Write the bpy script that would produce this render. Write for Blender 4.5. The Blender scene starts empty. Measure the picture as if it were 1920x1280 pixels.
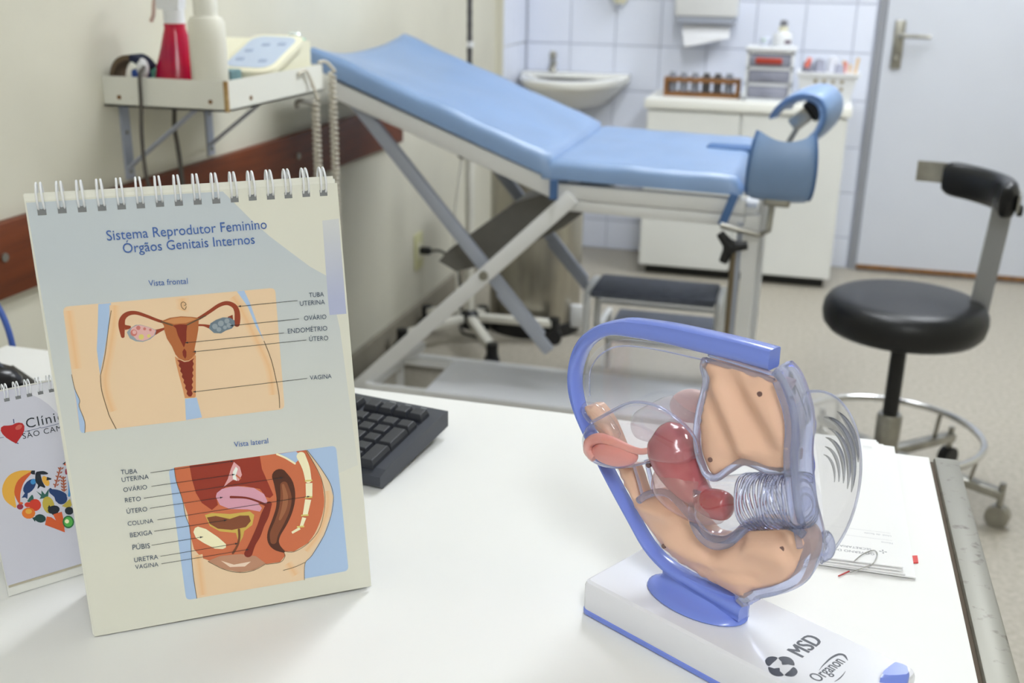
import bpy, bmesh, math, random
from math import sin, cos, pi, radians, sqrt, exp, hypot, atan2
from mathutils import Vector, Matrix
from mathutils.geometry import delaunay_2d_cdt

random.seed(7)
scene = bpy.context.scene
COL = scene.collection

# ------------------------------------------------------------------ camera
CAM_H = 1.25
yaw, pitch, roll = radians(-15.133), radians(19.182), radians(0.959)
fwd = Vector((sin(yaw) * cos(pitch), cos(yaw) * cos(pitch), -sin(pitch)))
rgt = Vector((cos(yaw), -sin(yaw), 0))
upv = rgt.cross(fwd)
r2 = rgt * cos(roll) + upv * sin(roll)
u2 = upv * cos(roll) - rgt * sin(roll)
cam_data = bpy.data.cameras.new('camera')
cam_data.sensor_width = 36.0
cam_data.lens = 2000.0 / 1920.0 * 36.0
cam_data.clip_start = 0.02
cam_data.dof.use_dof = True
cam_data.dof.focus_distance = 0.86
cam_data.dof.aperture_fstop = 7.0
cam = bpy.data.objects.new('camera', cam_data)
COL.objects.link(cam)
cam.matrix_world = Matrix(((r2.x, u2.x, -fwd.x, 0), (r2.y, u2.y, -fwd.y, 0), (r2.z, u2.z, -fwd.z, CAM_H), (0, 0, 0, 1)))
scene.camera = cam

# ------------------------------------------------------------------ world, exposure
world = bpy.data.worlds.new('world')
scene.world = world
world.use_nodes = True
world.node_tree.nodes['Background'].inputs[0].default_value = (0.8, 0.88, 1.0, 1)
world.node_tree.nodes['Background'].inputs[1].default_value = 0.3
scene.view_settings.view_transform = 'Standard'
scene.view_settings.look = 'None'
scene.view_settings.gamma = 1.0
scene.view_settings.use_curve_mapping = False
scene.view_settings.exposure = 0.78
try:
    scene.cycles.use_denoising = True
    scene.cycles.transparent_max_bounces = 16
    scene.cycles.max_bounces = 8
    scene.cycles.transmission_bounces = 8
    scene.cycles.diffuse_bounces = 4
    scene.cycles.glossy_bounces = 4
except Exception:
    pass
# ceiling fluorescent panels, last one an added fill: (x, y, size x, size y, strength, colour)
LAMPS = [(-0.2, 2.6, 0.35, 1.25, 14.0, (0.92, 0.96, 1.0)),
         (0.75, 3.75, 0.35, 1.25, 15.5, (0.91, 0.955, 1.0)),
         (0.5, -0.9, 0.35, 1.25, 16.5, (0.92, 0.96, 1.0))]  # unseen fill added to brighten faces turned to the camera

# ------------------------------------------------------------------ materials
def lin(c):
    c = c / 255.0
    return c / 12.92 if c <= 0.04045 else ((c + 0.055) / 1.055) ** 2.4
def rgb(c):
    return (lin(c[0]), lin(c[1]), lin(c[2]), 1.0)
MATS = {}
def mat(name, c, rough=0.5, metal=0.0, noise=0.0, nscale=40.0, bump=0.0, bscale=200.0, spec=0.5, coat=0.0, sss=0.0, trans=0.0, ior=1.45, c2=None, stretch=None):
    if name in MATS:
        return MATS[name]
    m = bpy.data.materials.new(name)
    m.use_nodes = True
    nt = m.node_tree
    b = nt.nodes['Principled BSDF']
    b.inputs['Base Color'].default_value = rgb(c)
    b.inputs['Roughness'].default_value = rough
    b.inputs['Metallic'].default_value = metal
    b.inputs['Specular IOR Level'].default_value = spec
    b.inputs['Coat Weight'].default_value = coat
    b.inputs['IOR'].default_value = ior
    b.inputs['Transmission Weight'].default_value = trans
    if sss:
        b.inputs['Subsurface Weight'].default_value = sss
        b.inputs['Subsurface Radius'].default_value = (0.006, 0.003, 0.002)
    if noise or bump:
        tc = nt.nodes.new('ShaderNodeTexCoord')
        src = tc.outputs['Object']
        if stretch:
            mp = nt.nodes.new('ShaderNodeMapping')
            mp.inputs['Scale'].default_value = stretch
            nt.links.new(src, mp.inputs[0])
            src = mp.outputs[0]
    if noise:
        n = nt.nodes.new('ShaderNodeTexNoise')
        n.inputs['Scale'].default_value = nscale
        n.inputs['Detail'].default_value = 6
        nt.links.new(src, n.inputs['Vector'])
        r = nt.nodes.new('ShaderNodeValToRGB')
        r.color_ramp.elements[0].position = 0.5 - 0.25
        r.color_ramp.elements[1].position = 0.5 + 0.25
        k = 1.0 - noise
        r.color_ramp.elements[0].color = rgb(c2) if c2 else rgb([v * k for v in c])
        r.color_ramp.elements[1].color = rgb(c) if c2 else rgb([min(255, v * (1 + noise * 0.4)) for v in c])
        nt.links.new(n.outputs['Fac'], r.inputs[0])
        nt.links.new(r.outputs[0], b.inputs['Base Color'])
    if bump:
        n2 = nt.nodes.new('ShaderNodeTexNoise')
        n2.inputs['Scale'].default_value = bscale
        n2.inputs['Detail'].default_value = 3
        nt.links.new(src, n2.inputs['Vector'])
        bp = nt.nodes.new('ShaderNodeBump')
        bp.inputs['Strength'].default_value = bump
        bp.inputs['Distance'].default_value = 0.002
        nt.links.new(n2.outputs['Fac'], bp.inputs['Height'])
        nt.links.new(bp.outputs[0], b.inputs['Normal'])
    MATS[name] = m
    return m
def clear_thin(name, tint=(0.97, 0.98, 1.0), ior=1.45, rough=0.03, haze=0.0, hcol=(0.8, 0.85, 1.0)):
    m = bpy.data.materials.new(name)
    m.use_nodes = True
    nt = m.node_tree
    out = nt.nodes['Material Output']
    nt.nodes.remove(nt.nodes['Principled BSDF'])
    tr = nt.nodes.new('ShaderNodeBsdfTransparent')
    tr.inputs[0].default_value = (*tint, 1)
    gl = nt.nodes.new('ShaderNodeBsdfGlossy')
    gl.inputs['Roughness'].default_value = rough
    lw = nt.nodes.new('ShaderNodeLayerWeight')
    lw.inputs['Blend'].default_value = 0.5
    pw = nt.nodes.new('ShaderNodeMath'); pw.operation = 'POWER'; pw.inputs[1].default_value = 4.0
    nt.links.new(lw.outputs['Facing'], pw.inputs[0])
    fr = nt.nodes.new('ShaderNodeMath'); fr.operation = 'MULTIPLY_ADD'
    fr.inputs[1].default_value = 0.75; fr.inputs[2].default_value = 1.9 * ((ior - 1) / (ior + 1)) ** 2
    nt.links.new(pw.outputs[0], fr.inputs[0])
    mx = nt.nodes.new('ShaderNodeMixShader')
    nt.links.new(fr.outputs[0], mx.inputs[0])
    last = tr.outputs[0]
    if haze:
        df = nt.nodes.new('ShaderNodeBsdfDiffuse')
        df.inputs[0].default_value = (*hcol, 1)
        m2 = nt.nodes.new('ShaderNodeMixShader')
        m2.inputs[0].default_value = haze
        nt.links.new(tr.outputs[0], m2.inputs[1])
        nt.links.new(df.outputs[0], m2.inputs[2])
        last = m2.outputs[0]
    nt.links.new(last, mx.inputs[1])
    nt.links.new(gl.outputs[0], mx.inputs[2])
    nt.links.new(mx.outputs[0], out.inputs[0])
    MATS[name] = m
    return m
def glass(name, c=(246, 248, 255), ior=1.4, rough=0.0, tr_mix=0.2, haze=0.0):
    m = bpy.data.materials.new(name)
    m.use_nodes = True
    nt = m.node_tree
    out = nt.nodes['Material Output']
    nt.nodes.remove(nt.nodes['Principled BSDF'])
    g = nt.nodes.new('ShaderNodeBsdfGlass')
    g.inputs['Color'].default_value = rgb(c)
    g.inputs['Roughness'].default_value = rough
    g.inputs['IOR'].default_value = ior
    tr = nt.nodes.new('ShaderNodeBsdfTransparent')
    mx = nt.nodes.new('ShaderNodeMixShader')
    mx.inputs[0].default_value = tr_mix
    df = nt.nodes.new('ShaderNodeBsdfDiffuse')
    df.inputs[0].default_value = (0.86, 0.88, 0.96, 1)
    m0 = nt.nodes.new('ShaderNodeMixShader')
    m0.inputs[0].default_value = haze
    nt.links.new(g.outputs[0], m0.inputs[1])
    nt.links.new(df.outputs[0], m0.inputs[2])
    nt.links.new(m0.outputs[0], mx.inputs[1])
    nt.links.new(tr.outputs[0], mx.inputs[2])
    nt.links.new(mx.outputs[0], out.inputs[0])
    MATS[name] = m
    return m
def emit(name, c, strength):
    m = bpy.data.materials.new(name)
    m.use_nodes = True
    nt = m.node_tree
    b = nt.nodes['Principled BSDF']
    b.inputs['Base Color'].default_value = (0.8, 0.8, 0.8, 1)
    b.inputs['Emission Color'].default_value = (*c, 1)
    b.inputs['Emission Strength'].default_value = strength
    return m

# ------------------------------------------------------------------ mesh builder
class MB:
    def __init__(self):
        self.v = []; self.f = []; self.mi = []; self.cur = 0
    def add(self, vs, fs):
        o = len(self.v)
        self.v += [tuple(p) for p in vs]
        for f in fs:
            self.f.append([i + o for i in f]); self.mi.append(self.cur)
        return self
    def box(self, x0, x1, y0, y1, z0, z1):
        vs = [(x, y, z) for x in (x0, x1) for y in (y0, y1) for z in (z0, z1)]
        return self.add(vs, [(0, 1, 3, 2), (4, 6, 7, 5), (0, 4, 5, 1), (2, 3, 7, 6), (0, 2, 6, 4), (1, 5, 7, 3)])
    def rbox(self, x0, x1, y0, y1, z0, z1, r, seg=3, mtx=None):
        bm = bmesh.new()
        bmesh.ops.create_cube(bm, size=1)
        for v in bm.verts:
            v.co = Vector(((x0 + x1) / 2 + v.co.x * (x1 - x0), (y0 + y1) / 2 + v.co.y * (y1 - y0), (z0 + z1) / 2 + v.co.z * (z1 - z0)))
        bmesh.ops.bevel(bm, geom=bm.edges[:], offset=r, segments=seg, affect='EDGES', profile=0.5)
        if mtx:
            bm.transform(mtx)
        bm.verts.index_update()
        self.add([v.co[:] for v in bm.verts], [[v.index for v in f.verts] for f in bm.faces])
        bm.free()
        return self
    def bar(self, a, b, w, h, up=(0, 0, 1), r=0.0):
        a = Vector(a); b = Vector(b); d = b - a
        L = d.length; d.normalize(); up = Vector(up)
        s = d.cross(up)
        if s.length < 1e-4:
            s = d.cross(Vector((0, 1, 0)))
        s.normalize(); t = s.cross(d)
        m = Matrix(((d.x, s.x, t.x, a.x), (d.y, s.y, t.y, a.y), (d.z, s.z, t.z, a.z), (0, 0, 0, 1)))
        if r:
            return self.rbox(0, L, -w / 2, w / 2, -h / 2, h / 2, r, 2, m)
        o = MB().box(0, L, -w / 2, w / 2, -h / 2, h / 2)
        return self.add([(m @ Vector(p))[:] for p in o.v], o.f)
    def tube(self, pts, r, seg=10, caps=True, closed=False, flat=1.0):
        pts = [Vector(p) for p in pts]
        n = len(pts)
        rs = r if isinstance(r, (list, tuple)) else [r] * n
        t0 = (pts[1] - pts[0]).normalized()
        ref = Vector((0, 0, 1)) if abs(t0.z) < 0.9 else Vector((1, 0, 0))
        nv = (ref - t0 * ref.dot(t0)).normalized()
        vs = []
        for i in range(n):
            if closed:
                t = (pts[(i + 1) % n] - pts[i - 1]).normalized()
            elif i == 0:
                t = t0
            elif i == n - 1:
                t = (pts[-1] - pts[-2]).normalized()
            else:
                t = (pts[i + 1] - pts[i - 1]).normalized()
            nv = (nv - t * nv.dot(t)).normalized()
            bv = t.cross(nv)
            for k in range(seg):
                a = 2 * pi * k / seg
                vs.append(pts[i] + (nv * cos(a) + bv * sin(a) * flat) * rs[i])
        fs = []
        m = n if closed else n - 1
        for i in range(m):
            j = (i + 1) % n
            for k in range(seg):
                k2 = (k + 1) % seg
                fs.append((i * seg + k, i * seg + k2, j * seg + k2, j * seg + k))
        if caps and not closed:
            fs.append(tuple(range(seg - 1, -1, -1)))
            fs.append(tuple((n - 1) * seg + k for k in range(seg)))
        return self.add(vs, fs)
    def cyl(self, c, r, h, seg=24, r2=None, axis='z'):
        c = Vector(c)
        d = {'x': Vector((1, 0, 0)), 'y': Vector((0, 1, 0)), 'z': Vector((0, 0, 1))}[axis]
        return self.tube([c, c + d * h], [r, r if r2 is None else r2], seg)
    def lathe(self, c, prof, seg=28, sx=1.0, sy=1.0, a0=0.0, a1=2 * pi):
        # prof: list of (radius, z)
        full = abs(a1 - a0 - 2 * pi) < 1e-6
        n = seg if full else seg + 1
        vs = []
        for r, z in prof:
            for k in range(n):
                a = a0 + (a1 - a0) * k / seg
                vs.append((c[0] + r * cos(a) * sx, c[1] + r * sin(a) * sy, c[2] + z))
        fs = []
        for i in range(len(prof) - 1):
            for k in range(seg):
                k2 = (k + 1) % n
                fs.append((i * n + k, i * n + k2, (i + 1) * n + k2, (i + 1) * n + k))
        if full:
            if prof[0][0] > 1e-5:
                fs.append(tuple(range(n - 1, -1, -1)))
            if prof[-1][0] > 1e-5:
                fs.append(tuple((len(prof) - 1) * n + k for k in range(n)))
        return self.add(vs, fs)
    def prism(self, pts, axis, a0, a1):
        # pts: 2D outline; axis 'x' (pts=y,z), 'y' (pts=x,z), 'z' (pts=x,y)
        def P(p, t):
            return {'x': (t, p[0], p[1]), 'y': (p[0], t, p[1]), 'z': (p[0], p[1], t)}[axis]
        n = len(pts)
        vs = [P(p, a0) for p in pts] + [P(p, a1) for p in pts]
        fs = [tuple(range(n)), tuple(range(2 * n - 1, n - 1, -1))]
        fs += [(i, (i + 1) % n, n + (i + 1) % n, n + i) for i in range(n)]
        return self.add(vs, fs)
    def loft(self, loops, caps=True, closed=True):
        n = len(loops[0]); vs = [p for l in loops for p in l]
        fs = []
        for i in range(len(loops) - 1):
            for k in range(n if closed else n - 1):
                k2 = (k + 1) % n
                fs.append((i * n + k, i * n + k2, (i + 1) * n + k2, (i + 1) * n + k))
        if caps:
            fs.append(tuple(range(n - 1, -1, -1)))
            fs.append(tuple((len(loops) - 1) * n + k for k in range(n)))
        return self.add(vs, fs)
    def ell(self, c, rx, ry, rz, seg=20, rings=12):
        prof = [(max(1e-6, sin(pi * i / rings)), -cos(pi * i / rings)) for i in range(rings + 1)]
        o = MB().lathe((0, 0, 0), prof, seg)
        return self.add([(c[0] + p[0] * rx, c[1] + p[1] * ry, c[2] + p[2] * rz) for p in o.v], o.f)
    def xform(self, m):
        self.v = [(m @ Vector(p))[:] for p in self.v]
        return self
    def mesh(self, name, mats, smooth=False, angle=40, weld=True):
        me = bpy.data.meshes.new(name)
        bm = bmesh.new()
        vs = [bm.verts.new(p) for p in self.v]
        for f, k in zip(self.f, self.mi):
            try:
                fc = bm.faces.new([vs[i] for i in f])
                fc.material_index = k
            except ValueError:
                pass
        if weld:
            bmesh.ops.remove_doubles(bm, verts=bm.verts[:], dist=1e-6)
            bmesh.ops.recalc_face_normals(bm, faces=bm.faces[:])
        if smooth:
            for f in bm.faces:
                f.smooth = True
            lim = radians(angle)
            for e in bm.edges:
                if len(e.link_faces) == 2 and e.calc_face_angle(0) > lim:
                    e.smooth = False
        bm.to_mesh(me); bm.free()
        for m in (mats if isinstance(mats, (list, tuple)) else [mats]):
            me.materials.append(m)
        return me
    def build(self, name, mats, parent=None, smooth=False, world=True, angle=40, weld=True):
        me = self.mesh(name, mats, smooth, angle, weld)
        o = bpy.data.objects.new(name, me)
        COL.objects.link(o)
        if parent is not None:
            if world:
                off = Vector(ORIG.get(parent.name, (0, 0, 0)))
                me.transform(Matrix.Translation(-off))
                ORIG[o.name] = off[:]
            o.parent = parent
        return o
ORIG = {}
def thing(name, label, cat, loc=(0, 0, 0), group=None, rot=None):
    o = bpy.data.objects.new(name, None)
    o.empty_display_size = 0.05
    COL.objects.link(o)
    o.location = loc
    if rot:
        o.rotation_euler = rot
    ORIG[o.name] = tuple(loc)
    o['label'] = label; o['category'] = cat
    if group:
        o['group'] = group
    return o
def tag(o, label, cat, group=None):
    o['label'] = label; o['category'] = cat
    if group:
        o['group'] = group
    return o
def struct(o):
    o['kind'] = 'structure'
    return o
def copy_tree(o, parent=None):
    c = o.copy(); COL.objects.link(c)
    if parent:
        c.parent = parent
    for ch in list(o.children):
        copy_tree(ch, c)
    return c
def smooth2(pts, n=4, closed=False):
    # Catmull-Rom through 2D/3D points
    P = [Vector(p) for p in pts]
    m = len(P); out = []
    rng = range(m) if closed else range(m - 1)
    for i in rng:
        if closed:
            a, b, c, d = P[i - 1], P[i], P[(i + 1) % m], P[(i + 2) % m]
        else:
            a, b, c, d = P[max(i - 1, 0)], P[i], P[i + 1], P[min(i + 2, m - 1)]
        for k in range(n):
            t = k / n
            out.append(0.5 * ((2 * b) + (c - a) * t + (2 * a - 5 * b + 4 * c - d) * t * t + (3 * b - a - 3 * c + d) * t ** 3))
    if not closed:
        out.append(P[-1])
    return out
def text_mesh(s, width=None, size=None, spacing=1.0):
    # flat lettering outline -> list of verts/faces, left end of baseline at the origin
    cu = bpy.data.curves.new('lettering', 'FONT')
    cu.body = s
    cu.size = 1.0
    cu.space_character = spacing
    cu.resolution_u = 3
    ob = bpy.data.objects.new('lettering', cu)
    COL.objects.link(ob)
    bpy.context.view_layer.update()
    me = bpy.data.meshes.new_from_object(ob.evaluated_get(bpy.context.evaluated_depsgraph_get()))
    vs = [v.co.copy() for v in me.vertices]
    fs = [tuple(p.vertices) for p in me.polygons]
    x0 = min(v.x for v in vs); x1 = max(v.x for v in vs)
    k = (width / (x1 - x0)) if width else size
    vs = [((v.x - x0) * k, v.y * k) for v in vs]
    bpy.data.objects.remove(ob); bpy.data.curves.remove(cu); bpy.data.meshes.remove(me)
    return vs, fs
def ribbon(pts, w, arrow=False):
    n = len(pts)
    ws = w if isinstance(w, (list, tuple)) else [w] * n
    P = [Vector(p) for p in pts]
    if n > 2:
        # resample smooth
        Q = smooth2([(p.x, p.y, ws[i]) for i, p in enumerate(P)], 4)
        P = [Vector((q.x, q.y)) for q in Q]; ws = [max(0.05, q.z) for q in Q]; n = len(P)
    vs = []
    for i in range(n):
        t = (P[min(i + 1, n - 1)] - P[max(i - 1, 0)])
        t = t.normalized() if t.length else Vector((1, 0))
        nn = Vector((-t.y, t.x)) * ws[i] / 2
        vs += [P[i] + nn, P[i] - nn]
    fs = [(2 * i, 2 * i + 1, 2 * i + 3, 2 * i + 2) for i in range(n - 1)]
    return [tuple(v) for v in vs], fs
# ------------------------------------------------------------------ outlines of the printed sheets and the model, millimetres
PAGE_SWOOSH = [(0.1, 340.2), (135.1, 339.9), (143.5, 329.6), (154.0, 316.8), (166.1, 303.7), (180.0, 290.9), (194.2, 278.0), (207.5, 268.9), (213.3, 226.2), (218.3, 110.1), (72.2, 66.7), (1.9, 61.0)]
PAGE_TAB = [(207.0, 313.0), (219.9, 313.7), (219.5, 237.8), (206.1, 238.1), (206.0, 251.3)]
PAGE_HOLES = [(9.4, 333.9), (22.8, 334.4), (36.1, 334.3), (49.5, 334.4), (62.9, 334.5), (76.1, 334.4), (89.5, 334.6), (102.8, 334.5), (116.2, 334.5), (129.6, 334.4), (143.0, 334.5), (156.3, 335.0), (169.8, 334.9), (183.0, 335.0), (196.6, 335.2), (209.9, 335.1)]
PRINT_FILLS = [
  ('frontal', 'skin', [(13.4, 259.7), (13.7, 261.5), (14.5, 262.7), (15.7, 263.5), (17.5, 263.7), (162.1, 263.8), (163.8, 263.5), (165.1, 262.8), (165.8, 261.6), (166.0, 259.8), (164.0, 169.7), (163.7, 168.0), (162.9, 166.7), (161.7, 166.0), (159.9, 165.7), (16.0, 167.1), (14.3, 167.3), (13.0, 168.1), (12.3, 169.3), (12.1, 171.1)]),
  ('frontal', 'sky', [(37.7, 263.4), (46.4, 263.4), (46.0, 257.9), (42.8, 246.8), (38.4, 228.9), (34.6, 216.2), (32.0, 209.5), (31.9, 216.5), (32.2, 229.6), (35.2, 246.9)]),
  ('frontal', 'sky', [(12.5, 212.7), (13.2, 201.5), (15.4, 192.5), (14.3, 187.7), (16.6, 175.6), (15.4, 166.7), (13.3, 167.0), (12.3, 169.3), (12.8, 192.8)]),
  ('frontal', 'sky', [(137.2, 263.6), (142.7, 263.7), (145.9, 254.0), (151.2, 231.2), (153.4, 222.9), (148.5, 234.7), (144.1, 251.0)]),
  ('frontal', 'sky', [(89.7, 183.8), (98.4, 183.6), (100.5, 167.2), (88.5, 166.7)]),
  ('frontal', 'grey', [(54.6, 240.2), (57.1, 243.0), (61.6, 245.2), (65.1, 244.9), (71.2, 242.3), (75.5, 239.5), (74.0, 235.8), (70.1, 233.1), (64.9, 231.7), (60.0, 232.7), (56.1, 235.4)]),
  ('frontal', 'pink', [(57.1, 240.7), (58.5, 243.2), (62.3, 244.8), (65.1, 244.6), (71.2, 242.1), (75.1, 239.4), (73.3, 235.9), (68.7, 233.3), (65.0, 232.5), (60.9, 233.7), (58.5, 237.1)]),
  ('frontal', 'rose', [(64.6, 242.6), (64.3, 241.8), (63.7, 241.2), (62.9, 241.1), (62.1, 241.4), (61.6, 242.1), (61.5, 242.9), (61.8, 243.7), (62.5, 244.3), (63.3, 244.4), (64.0, 244.1), (64.5, 243.5)]),
  ('frontal', 'rose', [(61.8, 239.0), (61.3, 237.8), (60.3, 236.9), (59.1, 236.7), (58.0, 237.2), (57.2, 238.2), (57.1, 239.5), (57.5, 240.8), (58.5, 241.7), (59.8, 241.9), (60.9, 241.4), (61.7, 240.4)]),
  ('frontal', 'pink', [(61.3, 239.6), (61.0, 238.9), (60.4, 238.4), (59.7, 238.3), (59.0, 238.5), (58.6, 239.2), (58.5, 239.9), (58.7, 240.7), (59.3, 241.2), (60.0, 241.3), (60.7, 241.0), (61.2, 240.4)]),
  ('frontal', 'yellow', [(66.2, 235.5), (65.8, 234.5), (65.0, 233.8), (64.1, 233.6), (63.1, 234.0), (62.5, 234.8), (62.4, 235.9), (62.8, 236.9), (63.6, 237.6), (64.6, 237.7), (65.5, 237.4), (66.1, 236.5)]),
  ('frontal', 'yellow', [(71.0, 235.7), (70.7, 235.1), (70.2, 234.6), (69.5, 234.5), (68.9, 234.7), (68.5, 235.3), (68.4, 236.0), (68.7, 236.7), (69.2, 237.1), (69.9, 237.2), (70.5, 237.0), (70.9, 236.4)]),
  ('frontal', 'rose', [(68.4, 241.4), (68.2, 240.9), (67.8, 240.5), (67.3, 240.4), (66.7, 240.6), (66.4, 241.1), (66.3, 241.6), (66.6, 242.2), (67.0, 242.6), (67.5, 242.7), (68.0, 242.5), (68.4, 242.0)]),
  ('frontal', 'rose', [(72.2, 240.2), (72.1, 239.8), (71.7, 239.4), (71.2, 239.3), (70.8, 239.5), (70.5, 239.9), (70.4, 240.4), (70.6, 240.9), (71.0, 241.3), (71.4, 241.3), (71.9, 241.2), (72.2, 240.8)]),
  ('frontal', 'slate', [(113.5, 237.0), (115.0, 240.8), (119.4, 243.1), (124.7, 244.5), (129.9, 243.8), (133.0, 241.3), (133.0, 238.1), (130.4, 235.2), (125.8, 234.1), (121.9, 232.2), (116.8, 233.1)]),
  ('frontal', 'grey', [(120.1, 237.9), (119.7, 236.8), (118.9, 236.1), (117.8, 235.9), (116.8, 236.3), (116.2, 237.2), (116.0, 238.3), (116.4, 239.4), (117.2, 240.1), (118.3, 240.3), (119.3, 239.9), (120.0, 239.0)]),
  ('frontal', 'grey', [(124.9, 239.8), (124.5, 238.6), (123.6, 237.9), (122.5, 237.7), (121.4, 238.1), (120.7, 239.0), (120.5, 240.2), (121.0, 241.4), (121.9, 242.1), (123.0, 242.3), (124.1, 241.9), (124.8, 241.0)]),
  ('frontal', 'grey', [(129.3, 241.3), (128.9, 240.3), (128.1, 239.6), (127.2, 239.5), (126.2, 239.8), (125.6, 240.7), (125.5, 241.7), (125.8, 242.7), (126.6, 243.3), (127.6, 243.5), (128.5, 243.2), (129.1, 242.3)]),
  ('frontal', 'grey', [(130.3, 237.6), (129.9, 236.7), (129.2, 236.1), (128.3, 235.9), (127.4, 236.3), (126.8, 237.0), (126.7, 238.0), (127.0, 238.9), (127.8, 239.5), (128.7, 239.7), (129.5, 239.4), (130.1, 238.6)]),
  ('frontal', 'grey', [(122.5, 235.3), (122.2, 234.4), (121.5, 233.8), (120.5, 233.6), (119.7, 233.9), (119.1, 234.7), (119.0, 235.7), (119.3, 236.6), (120.0, 237.2), (121.0, 237.3), (121.8, 237.0), (122.4, 236.3)]),
  ('frontal', 'grey', [(126.8, 236.4), (126.5, 235.7), (125.9, 235.1), (125.2, 235.0), (124.5, 235.3), (124.0, 235.9), (123.9, 236.7), (124.2, 237.5), (124.8, 238.0), (125.5, 238.1), (126.2, 237.8), (126.7, 237.2)]),
  ('frontal', 'wall', [(79.5, 246.1), (86.3, 248.1), (94.3, 248.4), (102.1, 247.2), (107.1, 245.9), (105.7, 237.1), (104.0, 231.0), (101.1, 221.8), (101.8, 218.6), (98.9, 215.7), (96.1, 213.7), (92.8, 213.7), (89.0, 216.1), (86.9, 219.5), (85.1, 226.0), (82.2, 232.6), (81.2, 238.9), (81.3, 242.8)]),
  ('frontal', 'rim', [(81.7, 245.8), (87.6, 247.4), (94.2, 247.7), (101.4, 246.8), (105.6, 245.2), (97.3, 243.0), (88.6, 243.2)]),
  ('frontal', 'dark', [(87.7, 242.1), (92.8, 242.5), (98.2, 241.6), (96.9, 236.4), (96.1, 229.5), (94.1, 225.0), (93.6, 224.2), (92.5, 227.5), (90.4, 234.0), (89.6, 239.6)]),
  ('frontal', 'dark', [(93.9, 223.4), (95.1, 220.9), (94.6, 217.0), (93.5, 215.2), (92.2, 218.1), (92.2, 221.2)]),
  ('frontal', 'canal', [(86.3, 218.0), (89.0, 215.7), (92.7, 213.0), (96.0, 213.2), (100.6, 217.5), (101.6, 217.0), (97.8, 184.6), (96.7, 184.0), (89.7, 184.5), (89.1, 191.4), (87.5, 203.6), (86.5, 213.2)]),
  ('frontal', 'dark', [(87.6, 215.1), (89.0, 212.7), (88.2, 210.5), (89.6, 208.2), (88.8, 206.0), (90.2, 203.6), (89.4, 201.5), (90.8, 199.0), (90.1, 196.9), (91.5, 194.5), (90.7, 192.3), (92.1, 189.9), (91.3, 187.7), (92.7, 185.3), (94.5, 185.1), (95.9, 187.3), (95.2, 189.7), (96.6, 192.0), (95.9, 194.4), (97.3, 196.6), (96.6, 199.1), (98.0, 201.3), (97.4, 203.7), (98.7, 205.9), (98.1, 208.4), (99.4, 210.6), (98.8, 213.0), (100.2, 215.2), (96.0, 213.0), (92.7, 212.8), (89.6, 214.8)]),
  ('lateral', 'sky', [(71.1, 125.3), (71.4, 127.1), (72.1, 128.3), (73.4, 129.1), (75.1, 129.3), (197.8, 129.4), (199.6, 129.1), (200.8, 128.4), (201.6, 127.1), (201.8, 125.4), (202.8, 21.8), (202.5, 20.0), (201.8, 18.8), (200.5, 18.0), (198.8, 17.8), (75.3, 17.0), (73.5, 17.3), (72.3, 18.0), (71.5, 19.3), (71.3, 21.0)]),
  ('lateral', 'skin', [(75.4, 129.6), (75.6, 118.6), (78.3, 103.1), (79.1, 89.4), (81.3, 77.1), (79.9, 58.4), (79.1, 37.6), (79.5, 17.1), (165.6, 16.6), (167.5, 31.4), (173.8, 37.5), (185.2, 53.4), (192.5, 70.0), (195.8, 85.4), (194.1, 98.0), (187.2, 113.1), (178.2, 129.1), (169.3, 129.1), (94.6, 129.5)]),
  ('lateral', 'flesh', [(75.4, 129.6), (75.6, 118.6), (78.3, 103.1), (80.9, 89.1), (80.7, 73.8), (82.1, 59.7), (87.3, 50.9), (97.4, 44.7), (136.2, 36.5), (147.5, 36.1), (152.0, 40.6), (151.9, 44.8), (159.6, 43.3), (171.6, 48.7), (182.6, 61.0), (188.7, 83.1), (187.8, 100.8), (184.0, 113.6), (177.4, 129.1), (153.4, 129.4)]),
  ('lateral', 'deep', [(86.8, 129.5), (140.8, 129.2), (141.3, 118.4), (145.4, 104.1), (148.0, 95.0), (145.1, 92.9), (142.0, 94.3), (138.0, 101.8), (125.9, 106.4), (112.1, 107.7), (103.8, 102.3), (104.4, 93.7), (99.4, 90.2), (92.5, 97.3), (89.0, 106.4), (87.3, 118.4)]),
  ('lateral', 'sky', [(154.2, 129.1), (169.3, 129.1), (174.0, 124.6), (167.6, 119.0), (160.9, 124.8)]),
  ('lateral', 'rose2', [(120.4, 127.6), (124.5, 122.7), (125.4, 115.8), (122.5, 111.2), (118.0, 112.7), (114.7, 110.7), (110.2, 107.7), (114.3, 114.2), (117.5, 122.1)]),
  ('lateral', 'white', [(118.8, 119.4), (121.5, 123.5), (122.8, 121.3), (120.8, 116.5), (121.0, 111.4), (118.1, 113.6)]),
  ('lateral', 'mauve', [(103.6, 100.6), (104.7, 103.8), (108.9, 106.5), (115.1, 107.2), (121.3, 106.8), (133.5, 103.4), (140.7, 97.1), (142.8, 90.7), (141.3, 87.5), (135.3, 90.2), (137.9, 85.4), (136.1, 82.6), (126.9, 86.1), (113.1, 88.7), (105.9, 93.4)]),
  ('lateral', 'yellow2', [(93.6, 86.9), (99.1, 87.7), (112.7, 84.5), (128.3, 84.1), (131.4, 80.5), (129.0, 72.2), (122.2, 68.1), (120.6, 63.2), (116.9, 57.7), (115.6, 67.6), (103.5, 71.1), (96.4, 77.0)]),
  ('lateral', 'brown', [(94.9, 84.6), (101.8, 84.7), (112.2, 80.3), (120.2, 81.9), (127.2, 80.7), (128.2, 75.8), (123.8, 71.3), (112.8, 70.7), (102.2, 73.7), (96.6, 78.7)]),
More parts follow.
